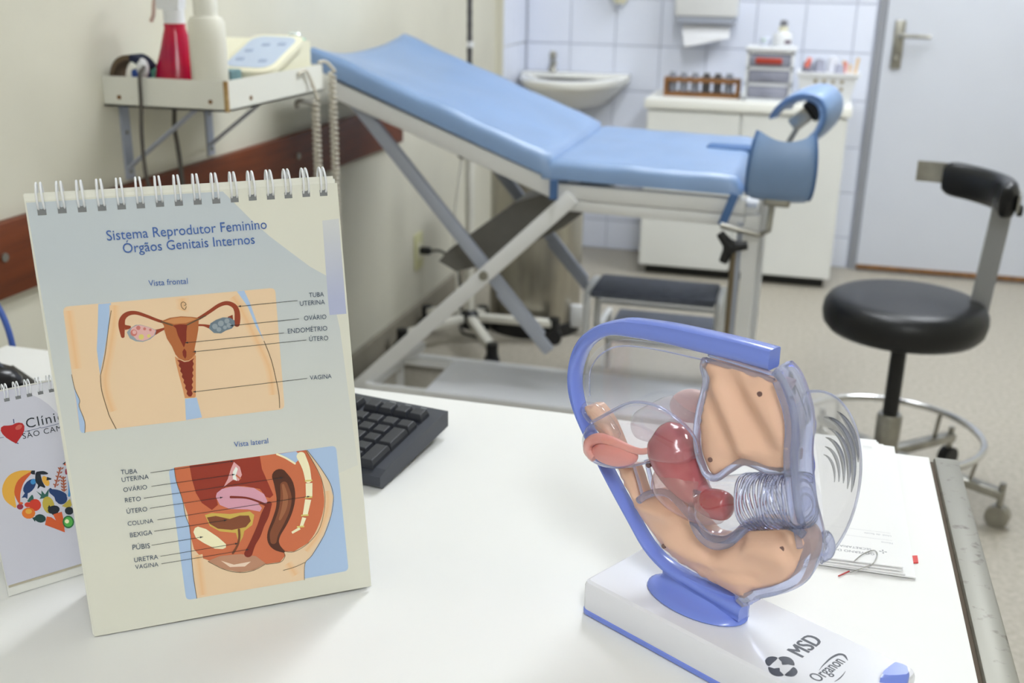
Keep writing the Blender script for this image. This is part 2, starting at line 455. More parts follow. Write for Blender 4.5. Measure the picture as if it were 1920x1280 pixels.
  ('lateral', 'cream', [(83.4, 74.1), (84.9, 77.3), (87.3, 78.1), (93.1, 75.0), (101.4, 66.6), (106.9, 59.5), (106.6, 56.6), (104.1, 55.7), (98.0, 57.1), (90.2, 63.4), (84.7, 68.8)]),
  ('lateral', 'lip', [(91.5, 47.5), (101.1, 50.1), (116.7, 49.0), (129.0, 44.9), (136.2, 37.0), (126.2, 33.0), (115.1, 33.2), (103.0, 38.3)]),
  ('lateral', 'lip2', [(101.5, 46.0), (111.1, 40.7), (124.6, 40.9), (119.5, 37.5), (107.8, 39.2)]),
]
PRINT_STROKES = [
  ('frontal', 'line', [(32.0, 209.5), (31.5, 197.9), (33.4, 182.7), (34.4, 177.0), (37.7, 166.6)], 0.5),
  ('frontal', 'line', [(153.4, 222.9), (157.3, 207.9), (159.5, 191.3), (160.6, 177.9), (160.0, 167.2)], 0.5),
  ('frontal', 'line', [(46.0, 257.9), (42.8, 246.8), (38.4, 228.9), (34.6, 216.2), (32.0, 209.5)], 0.4),
  ('frontal', 'line', [(12.5, 212.7), (13.2, 201.5), (15.4, 192.5), (14.3, 187.7), (16.6, 175.6), (15.4, 166.7)], 0.4),
  ('frontal', 'glow', [(48.9, 261.4), (47.0, 249.4), (41.0, 227.1), (35.3, 208.3), (34.7, 195.1), (37.0, 180.6)], 3.0),
  ('frontal', 'glow', [(96.6, 262.1), (96.6, 255.9), (95.5, 252.9)], 4),
  ('frontal', 'glow', [(133.8, 259.8), (139.3, 248.3), (146.3, 228.5), (151.1, 215.1), (155.6, 198.3), (155.9, 178.5)], 3.0),
  ('frontal', 'glow', [(17.1, 260.5), (17.0, 239.4), (16.6, 216.6)], 3.0),
  ('frontal', 'tube', [(97.8, 241.4), (107.9, 245.9), (115.7, 250.1), (122.8, 254.1), (128.9, 255.3), (133.8, 252.7), (135.6, 248.2), (135.4, 242.6), (134.6, 238.0)], [2, 2.4, 2.6, 2.8, 3.2, 3.6, 4, 4.4, 4]),
  ('frontal', 'tube', [(87.8, 242.5), (78.2, 246.6), (69.5, 251.3), (62.7, 254.3), (57.1, 254.1), (53.2, 251.1), (51.7, 245.9), (51.4, 237.5)], [2, 2.2, 2.4, 2.8, 3.4, 4, 4.6, 2.6]),
  ('frontal', 'tube', [(105.8, 240.4), (110.1, 239.8), (114.4, 238.1)], [1.6, 1.6, 3]),
  ('frontal', 'tube', [(81.7, 240.4), (78.0, 239.2), (74.3, 238.1)], [1.6, 2.4, 4]),
  ('frontal', 'tube', [(53.7, 244.1), (57.9, 243.7)], [4, 2]),
  ('frontal', 'tube', [(132.1, 243.8), (128.4, 243.8)], [4, 1.5]),
  ('frontal', 'line', [(79.5, 246.1), (87.7, 242.1)], 0.9),
  ('frontal', 'line', [(97.8, 241.4), (112.4, 247.3)], 0.9),
  ('frontal', 'line', [(99.1, 255.7), (97.8, 253.5), (95.8, 255.2), (95.5, 258.0), (97.0, 259.4), (98.7, 258.4), (98.9, 256.9), (97.4, 256.6)], 0.4),
  ('frontal', 'arrow', [(182.2, 252.3), (136.7, 252.0)], 0.35),
  ('frontal', 'arrow', [(181.9, 237.6), (129.2, 237.5)], 0.35),
  ('frontal', 'arrow', [(169.3, 227.6), (94.8, 227.8)], 0.35),
  ('frontal', 'arrow', [(186.1, 220.1), (99.7, 220.1)], 0.35),
  ('frontal', 'arrow', [(184.0, 188.8), (96.1, 188.6)], 0.35),
  ('lateral', 'cream', [(154.2, 129.1), (160.9, 124.8), (167.6, 119.0)], 1.5),
  ('lateral', 'flesh', [(120.8, 116.5), (124.2, 112.6)], 1.2),
  ('lateral', 'dark', [(115.0, 98.7), (126.4, 96.2), (135.4, 91.6), (142.8, 86.4)], [2, 1.6, 1.6, 2.4]),
  ('lateral', 'dark', [(143.8, 87.9), (139.7, 79.0), (135.7, 71.0), (131.7, 62.9), (127.3, 55.8), (123.3, 48.3)], [4.5, 6.5, 5.5, 6, 5.2, 6.5]),
  ('lateral', 'umber', [(154.4, 110.4), (157.1, 102.2), (157.7, 91.7), (155.5, 81.6), (151.0, 71.9), (145.5, 62.2), (144.2, 55.4), (146.4, 49.7), (151.3, 44.9)], [12, 15, 15, 14, 13, 11, 9, 6, 2]),
  ('lateral', 'brown', [(157.1, 102.2), (157.7, 91.7), (155.5, 81.6), (151.0, 71.9), (145.5, 62.2), (144.2, 55.4)], [6, 9, 9, 8, 7, 5]),
  ('lateral', 'flesh2', [(156.4, 102.3), (157.4, 91.8), (155.1, 81.7), (151.1, 73.6)], [2, 4, 4, 2]),
  ('lateral', 'cream', [(172.9, 124.8), (176.0, 114.0), (176.9, 103.4)], [7, 6, 5]),
  ('lateral', 'cream', [(177.2, 100.7), (176.2, 89.0)], [5.5, 5.2]),
  ('lateral', 'cream', [(175.2, 86.7), (171.6, 73.9)], [5, 4]),
  ('lateral', 'cream', [(170.6, 71.6), (167.4, 64.0)], [3.4, 2.6]),
  ('lateral', 'cream', [(166.3, 63.0), (159.5, 60.1)], [2.4, 2]),
  ('lateral', 'yellow', [(174.1, 103.1), (180.0, 102.7)], 1.4),
  ('lateral', 'yellow', [(172.8, 88.9), (178.6, 88.4)], 1.4),
  ('lateral', 'yellow', [(168.3, 73.8), (174.2, 73.3)], 1.4),
  ('lateral', 'yellow', [(164.0, 64.5), (169.9, 64.0)], 1.4),
  ('lateral', 'umber2', [(118.2, 70.2), (117.8, 63.7), (115.7, 57.1), (111.4, 50.8)], 1.8),
  ('lateral', 'line', [(75.4, 129.6), (75.6, 118.6), (78.3, 103.1), (79.1, 89.4), (81.3, 77.1), (79.9, 58.4), (79.1, 37.6), (79.5, 17.1)], 0.4),
  ('lateral', 'line', [(178.2, 129.1), (187.2, 113.1), (194.1, 98.0), (195.8, 85.4), (192.5, 70.0), (185.2, 53.4), (173.8, 37.5), (167.5, 31.4), (165.6, 16.6)], 0.4),
  ('lateral', 'line', [(177.4, 129.1), (184.0, 113.6), (187.8, 100.8), (188.7, 83.1), (182.6, 61.0), (171.6, 48.7), (159.6, 43.3), (151.9, 44.8), (152.0, 40.6), (147.5, 36.1), (136.2, 36.5)], 0.4),
  ('lateral', 'line', [(149.2, 28.6), (158.3, 29.6), (167.6, 32.3)], 0.4),
  ('lateral', 'line', [(91.5, 47.5), (103.0, 38.3), (115.1, 33.2), (126.2, 33.0), (136.2, 37.0)], 0.4),
  ('lateral', 'glow', [(191.1, 91.5), (191.1, 82.7), (188.4, 70.7), (180.3, 54.3), (169.3, 41.9)], 2.5),
  ('lateral', 'glow', [(84.5, 54.1), (84.5, 40.1), (84.4, 19.0)], 3),
  ('lateral', 'glow', [(153.8, 34.0), (159.2, 22.2)], 3),
  ('lateral', 'arrow', [(57.5, 128.4), (120.2, 128.5)], 0.35),
  ('lateral', 'arrow', [(57.0, 117.3), (120.1, 117.3)], 0.35),
  ('lateral', 'arrow', [(50.3, 108.5), (157.0, 108.8)], 0.35),
  ('lateral', 'arrow', [(53.7, 99.6), (108.9, 99.7)], 0.35),
  ('lateral', 'arrow', [(58.0, 89.1), (176.9, 89.4)], 0.35),
  ('lateral', 'arrow', [(54.5, 80.1), (109.9, 80.0)], 0.35),
  ('lateral', 'arrow', [(51.1, 68.8), (90.1, 69.0)], 0.35),
  ('lateral', 'arrow', [(56.5, 58.4), (116.2, 58.7)], 0.35),
  ('lateral', 'arrow', [(56.5, 52.0), (124.2, 52.0)], 0.35),
]
PRINT_TEXT = [
  ('title', 'Sistema Reprodutor Feminino', (49.9, 309.6), (164.5, 309.9)),
  ('title', 'Órgãos Genitais Internos', (59.8, 299.6), (154.4, 299.2)),
  ('title', 'Vista frontal', (74.3, 273.6), (102.2, 272.9)),
  ('title', 'Vista lateral', (122.0, 139.9), (148.4, 139.4)),
  ('label', 'TUBA', (191.3, 254.0), (203.0, 253.6)),
  ('label', 'UTERINA', (183.7, 247.9), (203.2, 247.3)),
  ('label', 'OVÁRIO', (185.8, 235.9), (203.3, 235.4)),
  ('label', 'ENDOMÉTRIO', (172.3, 226.8), (203.2, 226.0)),
  ('label', 'ÚTERO', (188.2, 218.8), (203.2, 218.1)),
  ('label', 'VAGINA', (185.9, 187.2), (203.2, 186.6)),
  ('label', 'TUBA', (36.3, 130.3), (48.2, 129.4)),
  ('label', 'UTERINA', (36.3, 124.0), (55.9, 123.7)),
  ('label', 'OVÁRIO', (36.4, 115.8), (53.7, 115.5)),
  ('label', 'RETO', (36.5, 107.2), (48.0, 106.7)),
  ('label', 'ÚTERO', (36.5, 97.9), (51.6, 97.5)),
  ('label', 'COLUNA', (36.0, 87.9), (54.8, 87.2)),
  ('label', 'BEXIGA', (36.5, 78.1), (52.9, 77.7)),
  ('label', 'PÚBIS', (36.9, 67.5), (49.8, 66.7)),
  ('label', 'URETRA', (36.9, 56.9), (54.7, 56.5)),
  ('label', 'VAGINA', (36.9, 51.0), (54.1, 50.3)),
]
RIM = [((130.6, 216.7), 12), ((103.5, 216.2), 12), ((71.9, 214.5), 12), ((42.5, 212.8), 11.5), ((18.3, 210.2), 11), ((1.6, 207.8), 10.5), ((-10.6, 204.8), 10), ((-21.9, 200.2), 9.5), ((-33.2, 192.4), 9), ((-41.9, 183.8), 8.5), ((-48.3, 172.4), 8), ((-51.8, 159.2), 7), ((-52.4, 147.2), 6.5), ((-50.0, 135.0), 6), ((-42.7, 119.0), 5), ((-25.0, 94.8), 4.5), ((-6.3, 72.2), 4.5), ((15.6, 48.3), 4.5), ((34.1, 29.3), 5), ((52.8, 19.6), 6), ((74.2, 15.4), 8), ((97.4, 12.5), 10), ((126.9, 10.3), 12)]
UPPER_SKIN = [(77.0, 201.1), (134.3, 201.8), (140.4, 192.5), (145.7, 183.3), (150.4, 161.0), (151.1, 139.5), (136.5, 134.7), (125.9, 133.8), (116.1, 132.3), (106.9, 127.1), (95.7, 116.1), (89.2, 114.6), (82.0, 124.0), (78.0, 135.8), (76.6, 162.6), (79.1, 180.0), (79.8, 188.6)]
LOWER_SKIN = [(-38.4, 127.8), (-31.6, 131.8), (-26.4, 131.6), (-12.7, 120.8), (5.8, 94.0), (14.3, 91.3), (23.7, 74.3), (26.6, 70.7), (34.3, 76.9), (47.1, 83.2), (60.0, 83.4), (73.5, 74.8), (83.9, 69.8), (94.3, 64.8), (108.4, 68.4), (117.1, 76.4), (127.4, 89.5), (142.5, 95.6), (161.8, 99.1), (171.4, 96.6), (175.0, 91.7), (173.4, 80.4), (169.2, 72.1), (167.9, 65.0), (162.4, 55.9), (148.2, 43.7), (133.2, 33.6), (128.0, 24.3), (112.7, 24.2), (82.7, 27.1), (56.3, 32.4), (33.8, 47.1), (22.1, 56.9), (6.9, 77.6), (-8.5, 98.5), (-26.7, 116.3)]
HOLES_M = [(126.8, 191.2), (89.9, 127.2), (55.2, 40.5), (155.8, 79.3)]
UTERUS = [((47.5, 138.5), 10), ((50.1, 131.3), 17), ((52.3, 123.0), 20.5), ((57.1, 113.8), 20), ((64.0, 104.4), 17.5), ((71.2, 97.0), 14), ((79.6, 92.0), 10.5), ((87.7, 89.6), 9), ((96.4, 90.7), 9)]
TUBE = [((44.4, 124.1), 2.2), ((39.5, 120.2), 2.4), ((30.9, 115.9), 2.6), ((20.3, 114.5), 3), ((9.5, 114.6), 3.6), ((-1.6, 114.6), 4), ((-12.7, 112.7), 4.4), ((-22.1, 105.8), 4.4), ((-22.8, 97.9), 4), ((-15.7, 94.1), 4)]
LENS = [(-29.0, 104.0), (-27.7, 113.0), (-21.9, 123.4), (-0.4, 140.4), (12.6, 149.9), (22.9, 154.8), (35.7, 157.4), (48.5, 156.9), (63.9, 152.6), (77.8, 144.1), (82.7, 131.9), (73.9, 120.9), (60.4, 116.1), (49.3, 114.9), (34.2, 106.9), (18.7, 98.2), (-0.2, 91.0), (-17.2, 90.2), (-25.0, 94.8)]
UP_EDGE = [(134.3, 202.2), (76.8, 202.3), (75.5, 196.1), (78.6, 187.8), (78.1, 178.0), (74.9, 160.0), (74.1, 142.3), (76.8, 127.9), (81.5, 118.5), (86.0, 112.6), (94.6, 113.0), (105.4, 123.9), (115.9, 133.7), (125.8, 134.7), (136.5, 134.3), (151.6, 138.9)]
LOW_EDGE = [(26.7, 69.3), (33.8, 76.7), (46.0, 84.1), (58.4, 85.1), (73.3, 77.0), (84.9, 70.1), (95.2, 64.7), (108.5, 67.5), (118.0, 76.4), (127.8, 89.7), (142.4, 96.8), (162.0, 100.4), (172.5, 97.9)]
OUT_EDGE = [(134.3, 210.4), (142.6, 204.1), (151.7, 187.7), (155.9, 172.9), (157.0, 153.0), (160.2, 133.4), (165.0, 114.3), (171.0, 99.7), (175.0, 87.7), (173.1, 71.4), (167.5, 57.0), (153.3, 42.1), (131.0, 26.3), (125.3, 18.0)]
OUT_EDGE_B = [(124.0, 203.0), (132.9, 201.4), (143.2, 186.1), (148.2, 173.3), (150.8, 165.9), (150.2, 149.1), (153.8, 133.5), (151.3, 121.9)]
PANE = [(127.7, 208.6), (71.5, 203.9), (25.2, 200.2), (-7.2, 194.5), (-26.0, 185.1), (-38.4, 170.8), (-43.4, 156.4), (-41.9, 136.9), (-32.6, 116.8), (-15.0, 93.7), (21.4, 53.7), (53.4, 25.4), (122.4, 18.1), (156.0, 49.6), (168.2, 77.1), (162.2, 109.0), (153.4, 147.6), (149.3, 182.9), (134.7, 206.6)]
CARD_FILLS = [
  ('food', 'black', [(34.5, 87.9), (35.8, 89.6), (38.4, 88.9), (37.8, 85.5), (35.6, 86.3)]),
  ('food', 'navy', [(36.8, 81.4), (37.3, 79.5), (36.8, 77.1), (35.3, 74.7), (33.1, 72.8), (30.6, 71.6), (28.4, 71.6), (26.9, 72.6), (26.3, 74.5), (26.8, 76.8), (28.3, 79.2), (30.5, 81.2), (33.0, 82.3), (35.2, 82.4)]),
  ('food', 'blue2', [(37.2, 81.6), (37.5, 80.7), (37.5, 79.7), (37.0, 78.7), (36.2, 78.0), (35.3, 77.7), (34.3, 77.9), (33.6, 78.5), (33.2, 79.4), (33.2, 80.4), (33.7, 81.4), (34.5, 82.1), (35.5, 82.4), (36.4, 82.2)]),
  ('food', 'navy', [(27.5, 72.6), (24.0, 69.0), (26.7, 68.7), (28.2, 66.8), (29.4, 71.5)]),
  ('food', 'banana', [(46.3, 73.2), (45.1, 73.4), (44.0, 74.5), (43.1, 76.3), (42.5, 78.4), (42.4, 80.3), (42.9, 81.9), (43.8, 82.6), (44.9, 82.4), (46.0, 81.3), (47.0, 79.6), (47.5, 77.5), (47.6, 75.5), (47.1, 74.0)]),
  ('food', 'brick', [(58.1, 84.5), (57.6, 84.6), (56.9, 85.3), (56.4, 86.2), (56.5, 86.8), (57.0, 86.7), (57.7, 86.0), (58.2, 85.1)]),
  ('food', 'brick', [(61.0, 85.6), (60.9, 85.0), (60.1, 84.4), (59.2, 84.2), (58.7, 84.4), (58.9, 84.9), (59.6, 85.5), (60.5, 85.8)]),
  ('food', 'brick', [(56.6, 81.3), (56.0, 81.4), (55.3, 82.1), (54.9, 83.0), (54.9, 83.6), (55.5, 83.6), (56.2, 82.8), (56.6, 81.9)]),
  ('food', 'brick', [(59.4, 82.4), (59.3, 81.9), (58.6, 81.3), (57.7, 81.0), (57.2, 81.2), (57.3, 81.8), (58.0, 82.4), (58.9, 82.6)]),
  ('food', 'brick', [(55.0, 78.2), (54.5, 78.3), (53.8, 79.0), (53.3, 79.9), (53.4, 80.5), (53.9, 80.4), (54.6, 79.7), (55.1, 78.8)]),
  ('food', 'brick', [(57.9, 79.2), (57.7, 78.7), (57.0, 78.1), (56.1, 77.8), (55.6, 78.0), (55.7, 78.6), (56.5, 79.2), (57.4, 79.4)]),
  ('food', 'brick', [(53.4, 75.0), (52.9, 75.1), (52.2, 75.8), (51.8, 76.7), (51.8, 77.3), (52.4, 77.2), (53.1, 76.5), (53.5, 75.6)]),
  ('food', 'brick', [(56.3, 76.1), (56.2, 75.5), (55.5, 74.9), (54.6, 74.6), (54.0, 74.8), (54.2, 75.4), (54.9, 76.0), (55.8, 76.3)]),
  ('food', 'brick', [(51.9, 71.8), (51.4, 71.9), (50.7, 72.6), (50.2, 73.5), (50.3, 74.1), (50.8, 74.0), (51.5, 73.3), (52.0, 72.4)]),
  ('food', 'brick', [(54.8, 72.9), (54.6, 72.3), (53.9, 71.7), (53.0, 71.4), (52.5, 71.6), (52.6, 72.2), (53.4, 72.8), (54.2, 73.1)]),
  ('food', 'brick', [(58.5, 76.2), (57.9, 76.3), (57.2, 77.0), (56.8, 77.9), (56.8, 78.5), (57.4, 78.4), (58.1, 77.7), (58.5, 76.8)]),
  ('food', 'brick', [(61.4, 77.3), (61.2, 76.7), (60.5, 76.1), (59.6, 75.8), (59.1, 76.0), (59.2, 76.6), (59.9, 77.2), (60.8, 77.5)]),
  ('food', 'brick', [(58.2, 73.6), (57.6, 73.7), (56.9, 74.4), (56.5, 75.3), (56.5, 75.9), (57.1, 75.8), (57.8, 75.1), (58.2, 74.2)]),
  ('food', 'brick', [(61.1, 74.7), (60.9, 74.1), (60.2, 73.5), (59.3, 73.2), (58.8, 73.4), (58.9, 74.0), (59.6, 74.6), (60.5, 74.9)]),
  ('food', 'brick', [(57.9, 71.0), (57.3, 71.1), (56.6, 71.8), (56.2, 72.7), (56.2, 73.3), (56.8, 73.2), (57.5, 72.5), (57.9, 71.6)]),
  ('food', 'brick', [(60.8, 72.0), (60.6, 71.5), (59.9, 70.9), (59.0, 70.6), (58.5, 70.8), (58.6, 71.4), (59.4, 72.0), (60.2, 72.3)]),
  ('food', 'brick', [(57.6, 68.4), (57.0, 68.5), (56.3, 69.2), (55.9, 70.1), (55.9, 70.7), (56.5, 70.6), (57.2, 69.9), (57.6, 69.0)]),
  ('food', 'brick', [(60.5, 69.4), (60.3, 68.9), (59.6, 68.3), (58.7, 68.0), (58.2, 68.2), (58.3, 68.8), (59.1, 69.4), (59.9, 69.6)]),
  ('food', 'brick', [(57.3, 65.8), (56.7, 65.9), (56.0, 66.6), (55.6, 67.5), (55.7, 68.1), (56.2, 68.0), (56.9, 67.3), (57.4, 66.4)]),
  ('food', 'brick', [(60.2, 66.8), (60.0, 66.3), (59.3, 65.7), (58.4, 65.4), (57.9, 65.6), (58.0, 66.2), (58.8, 66.8), (59.6, 67.0)]),
  ('food', 'leaf', [(36.1, 71.7), (39.6, 67.7), (40.2, 71.1), (42.3, 66.9), (46.3, 70.9), (44.2, 63.8), (37.5, 64.2), (38.9, 66.3)]),
  ('food', 'red', [(37.7, 59.0), (36.8, 56.9), (35.2, 55.6), (33.1, 55.1), (31.1, 55.7), (29.4, 57.2), (28.5, 59.3), (28.5, 61.6), (29.3, 63.7), (30.9, 65.1), (32.9, 65.5), (35.0, 64.9), (36.7, 63.4), (37.6, 61.3)]),
  ('food', 'red', [(30.1, 61.4), (29.7, 60.5), (28.8, 60.0), (27.8, 59.9), (26.7, 60.2), (25.8, 60.9), (25.2, 61.8), (25.1, 62.8), (25.6, 63.7), (26.4, 64.2), (27.4, 64.3), (28.5, 64.0), (29.5, 63.3), (30.0, 62.4)]),
  ('food', 'olive', [(47.9, 57.4), (47.6, 54.1), (46.5, 51.4), (44.7, 50.0), (42.7, 50.0), (40.8, 51.4), (39.4, 54.1), (38.7, 57.4), (39.0, 60.6), (40.1, 63.3), (41.9, 64.7), (43.9, 64.7), (45.8, 63.3), (47.3, 60.7)]),
  ('food', 'orange', [(32.0, 53.5), (31.1, 51.6), (29.4, 50.4), (27.2, 50.1), (24.9, 50.8), (23.1, 52.3), (22.0, 54.3), (21.8, 56.5), (22.7, 58.3), (24.4, 59.5), (26.6, 59.8), (28.9, 59.2), (30.8, 57.7), (31.9, 55.6)]),
  ('food', 'banana', [(29.7, 55.7), (29.2, 54.8), (28.4, 54.3), (27.3, 54.2), (26.2, 54.5), (25.3, 55.2), (24.8, 56.1), (24.7, 57.1), (25.1, 58.0), (26.0, 58.5), (27.0, 58.6), (28.1, 58.3), (29.0, 57.6), (29.6, 56.7)]),
  ('food', 'black', [(51.4, 51.8), (50.9, 50.3), (49.6, 49.1), (47.6, 48.6), (45.5, 48.8), (43.6, 49.7), (42.3, 51.1), (41.9, 52.7), (42.4, 54.3), (43.7, 55.4), (45.6, 55.9), (47.8, 55.7), (49.7, 54.8), (51.0, 53.4)]),
  ('food', 'black', [(43.8, 57.2), (45.1, 54.3), (41.9, 54.7)]),
  ('food', 'black', [(49.5, 48.3), (49.1, 47.6), (48.3, 47.1), (47.2, 47.0), (46.1, 47.3), (45.1, 48.0), (44.5, 48.9), (44.5, 49.8), (44.9, 50.6), (45.7, 51.1), (46.8, 51.2), (47.9, 50.8), (48.9, 50.2), (49.4, 49.3)]),
  ('food', 'pine', [(39.0, 45.9), (38.1, 44.7), (36.5, 44.2), (34.7, 44.3), (32.9, 45.3), (31.5, 46.7), (30.8, 48.4), (30.9, 50.1), (31.8, 51.3), (33.4, 51.8), (35.2, 51.7), (37.0, 50.7), (38.4, 49.3), (39.1, 47.6)]),
  ('food', 'pine', [(28.8, 50.3), (32.1, 50.4), (30.4, 46.3)]),
  ('food', 'carrot', [(40.2, 48.2), (43.6, 46.5), (46.6, 42.8), (45.4, 48.5), (52.6, 48.7), (52.7, 41.2), (51.7, 30.6), (44.6, 36.2), (37.5, 41.6)]),
  ('food', 'green', [(60.7, 37.3), (59.8, 35.0), (58.1, 33.5), (56.1, 33.0), (54.1, 33.6), (52.4, 35.2), (51.5, 37.5), (51.5, 40.0), (52.4, 42.2), (54.0, 43.7), (56.0, 44.2), (58.1, 43.6), (59.7, 42.0), (60.6, 39.7)]),
  ('food', 'lime', [(59.6, 37.6), (58.9, 35.9), (57.6, 34.7), (56.1, 34.4), (54.5, 34.8), (53.3, 36.0), (52.6, 37.8), (52.6, 39.7), (53.3, 41.3), (54.5, 42.5), (56.0, 42.9), (57.6, 42.4), (58.8, 41.2), (59.5, 39.5)]),
  ('food', 'cream', [(56.7, 39.0), (56.4, 38.2), (55.8, 37.7), (55.1, 37.6), (54.4, 37.8), (53.8, 38.4), (53.4, 39.1), (53.4, 39.9), (53.7, 40.7), (54.3, 41.1), (55.0, 41.3), (55.8, 41.1), (56.3, 40.5), (56.7, 39.8)]),
  ('food', 'cherry', [(24.0, 61.4), (23.5, 60.5), (22.7, 59.9), (21.6, 59.7), (20.5, 60.0), (19.7, 60.8), (19.1, 61.8), (19.1, 62.8), (19.5, 63.8), (20.3, 64.4), (21.4, 64.5), (22.5, 64.2), (23.4, 63.5), (23.9, 62.5)]),
  ('food', 'carrot', [(24.3, 64.4), (24.1, 64.0), (23.5, 63.8), (22.8, 63.8), (22.0, 64.0), (21.4, 64.4), (20.9, 64.9), (20.8, 65.4), (21.1, 65.7), (21.6, 65.9), (22.4, 65.9), (23.1, 65.7), (23.8, 65.3), (24.2, 64.8)]),
  ('food', 'olive', [(53.5, 53.4), (61.1, 57.9), (61.5, 52.1), (58.7, 49.8)]),
  ('food', 'black', [(62.0, 46.8), (61.3, 45.4), (60.2, 44.5), (58.6, 44.3), (57.1, 44.8), (55.8, 45.8), (55.1, 47.3), (55.0, 48.8), (55.6, 50.2), (56.8, 51.1), (58.3, 51.3), (59.9, 50.8), (61.1, 49.8), (61.9, 48.3)]),
  ('food', 'black', [(60.6, 88.6), (63.6, 90.4), (62.7, 87.6)]),
  ('food', 'carrot', [(61.4, 87.6), (63.8, 89.8), (63.6, 86.3)]),
  ('food', 'cherry', [(63.6, 81.1), (63.2, 80.0), (62.8, 79.2), (62.2, 78.9), (61.7, 79.0), (61.4, 79.6), (61.3, 80.6), (61.4, 81.7), (61.7, 82.8), (62.1, 83.6), (62.7, 84.0), (63.2, 83.8), (63.5, 83.2), (63.7, 82.3)]),
  ('logo', 'heart', [(28.5, 130.7), (31.1, 131.5), (33.5, 131.5), (36.3, 130.3), (37.3, 127.7), (36.6, 124.1), (34.5, 120.8), (31.5, 117.8), (28.4, 114.6), (25.1, 117.8), (21.9, 121.3), (19.7, 125.0), (18.8, 128.1), (19.6, 130.7), (21.9, 131.6), (26.1, 130.8)]),
  ('logo', 'rim2', [(35.6, 128.6), (35.5, 127.8), (35.0, 126.9), (34.0, 126.1), (32.8, 125.7), (31.6, 125.7), (30.6, 126.0), (30.1, 126.7), (30.1, 127.6), (30.7, 128.5), (31.7, 129.2), (32.9, 129.7), (34.1, 129.7), (35.1, 129.3)]),
]
CARD_STROKES = [
  ('food', 'banana', [(17.9, 63.2), (15.3, 71.5), (15.9, 79.4), (20.4, 86.2), (27.3, 88.8), (35.1, 88.7)], [2, 8, 10, 9, 6, 2]),
  ('food', 'carrot', [(21.5, 66.7), (21.9, 74.7), (26.1, 82.6), (34.0, 87.5)], [2, 5, 5, 2]),
  ('food', 'black', [(40.1, 85.4), (39.8, 78.8), (43.4, 72.7)], [4, 5, 1]),
  ('food', 'black', [(39.8, 86.5), (44.3, 85.3), (47.8, 83.6)], [2, 3, 1]),
  ('food', 'black', [(46.1, 79.7), (49.6, 78.4)], [3, 1]),
  ('food', 'black', [(40.3, 76.6), (37.6, 73.3)], [3, 0.5]),
  ('food', 'brick', [(58.8, 86.5), (51.0, 70.6)], 1.2),
  ('food', 'brick', [(59.2, 78.2), (57.7, 65.1)], 1.2),
  ('food', 'navy', [(47.3, 71.1), (47.8, 68.4), (51.8, 64.7), (54.0, 61.0), (54.6, 59.3)], [1, 4, 7, 10, 9]),
  ('food', 'leaf', [(27.9, 64.9), (30.9, 66.0), (32.4, 69.2)], [1, 4, 1]),
  ('food', 'blue2', [(63.2, 72.9), (62.5, 66.4), (60.9, 60.6)], 2),
  ('logo', 'navy', [(30.1, 135.3), (29.9, 131.6)], 0.7),
  ('logo', 'navy', [(36.4, 123.0), (46.8, 123.0), (49.0, 123.8), (50.8, 122.8), (64.1, 123.2)], 0.4),
  ('logo', 'navy', [(17.2, 122.4), (20.1, 122.2)], 0.4),
  ('logo', 'navy', [(29.0, 115.2), (30.1, 114.2)], 0.7),
]
CARD_TEXT = [('Clíni', (38.8, 125.2), (64.3, 124.4)), ('SÃO CAM', (34.3, 117.1), (64.4, 116.7))]
CARD_CORNER = [(46.1, 153.4), (53.5, 147.6), (59.3, 140.9), (65.5, 130.7), (71.6, 157.7)]
EMBLEM = [[(164.3, -28.0), (163.5, -23.1), (165.5, -19.5), (169.1, -18.6), (169.7, -26.2), (170.0, -31.5), (167.5, -31.3)], [(169.2, -18.4), (170.5, -14.2), (174.2, -11.9), (178.5, -13.1), (182.3, -17.7), (178.5, -19.8), (175.7, -23.3), (173.3, -20.5)], [(169.9, -32.5), (173.8, -31.3), (176.2, -27.8), (178.5, -30.9), (182.9, -32.8), (181.6, -36.5), (178.3, -38.5), (174.0, -37.5)], [(182.5, -19.7), (185.8, -20.5), (188.2, -23.5), (188.7, -28.5), (186.5, -31.4), (183.1, -32.5), (182.9, -25.4)]]
EMBLEM_ARCS = [[(197.5, -10.1), (196.5, -3.7), (196.1, 2.5), (195.9, 9.0), (196.8, 15.4), (198.5, 18.8), (201.3, 19.4), (206.0, 15.7)], [(211.0, 3.2), (211.9, -2.3), (212.2, -8.4), (211.6, -13.5)]]
EMBLEM_MSD = [(181.4, -4.9), (181.4, 24.3)] 
EMBLEM_ORG = [(204.6, -22.1), (205.8, 12.7)]
BLUE_CLIP = [(234.0, 9.0), (233.4, 28.5), (235.1, 31.8), (241.2, 33.0), (244.3, 30.8), (247.0, 22.7)]
# ------------------------------------------------------------------ shared materials
M_wall = mat('wall_paint', (216, 213, 198), 0.75, noise=0.04, nscale=3, bump=0.05, bscale=120)
M_ceil = mat('ceiling_paint', (236, 236, 232), 0.85, noise=0.02, nscale=2)
M_floor = mat('floor_vinyl', (188, 182, 170), 0.45, noise=0.22, nscale=70, c2=(156, 149, 134))
M_tile = mat('white_tile', (230, 235, 250), 0.18, noise=0.015, nscale=3)
M_grout = mat('tile_grout', (196, 200, 214), 0.8)
M_rail = mat('rail_wood', (118, 56, 20), 0.5, noise=0.3, nscale=5, stretch=(8, 1, 14), c2=(88, 38, 10))
M_skirt = mat('skirting_grey', (150, 144, 130), 0.6, noise=0.1, nscale=6)
M_door = mat('door_laminate', (208, 212, 222), 0.5, noise=0.02, nscale=3)
M_frame = mat('door_frame_grey', (150, 152, 158), 0.5)
M_steel = mat('brushed_steel', (170, 168, 160), 0.35, metal=1.0, noise=0.15, nscale=20)
M_chrome = mat('chrome', (215, 215, 215), 0.15, metal=1.0)
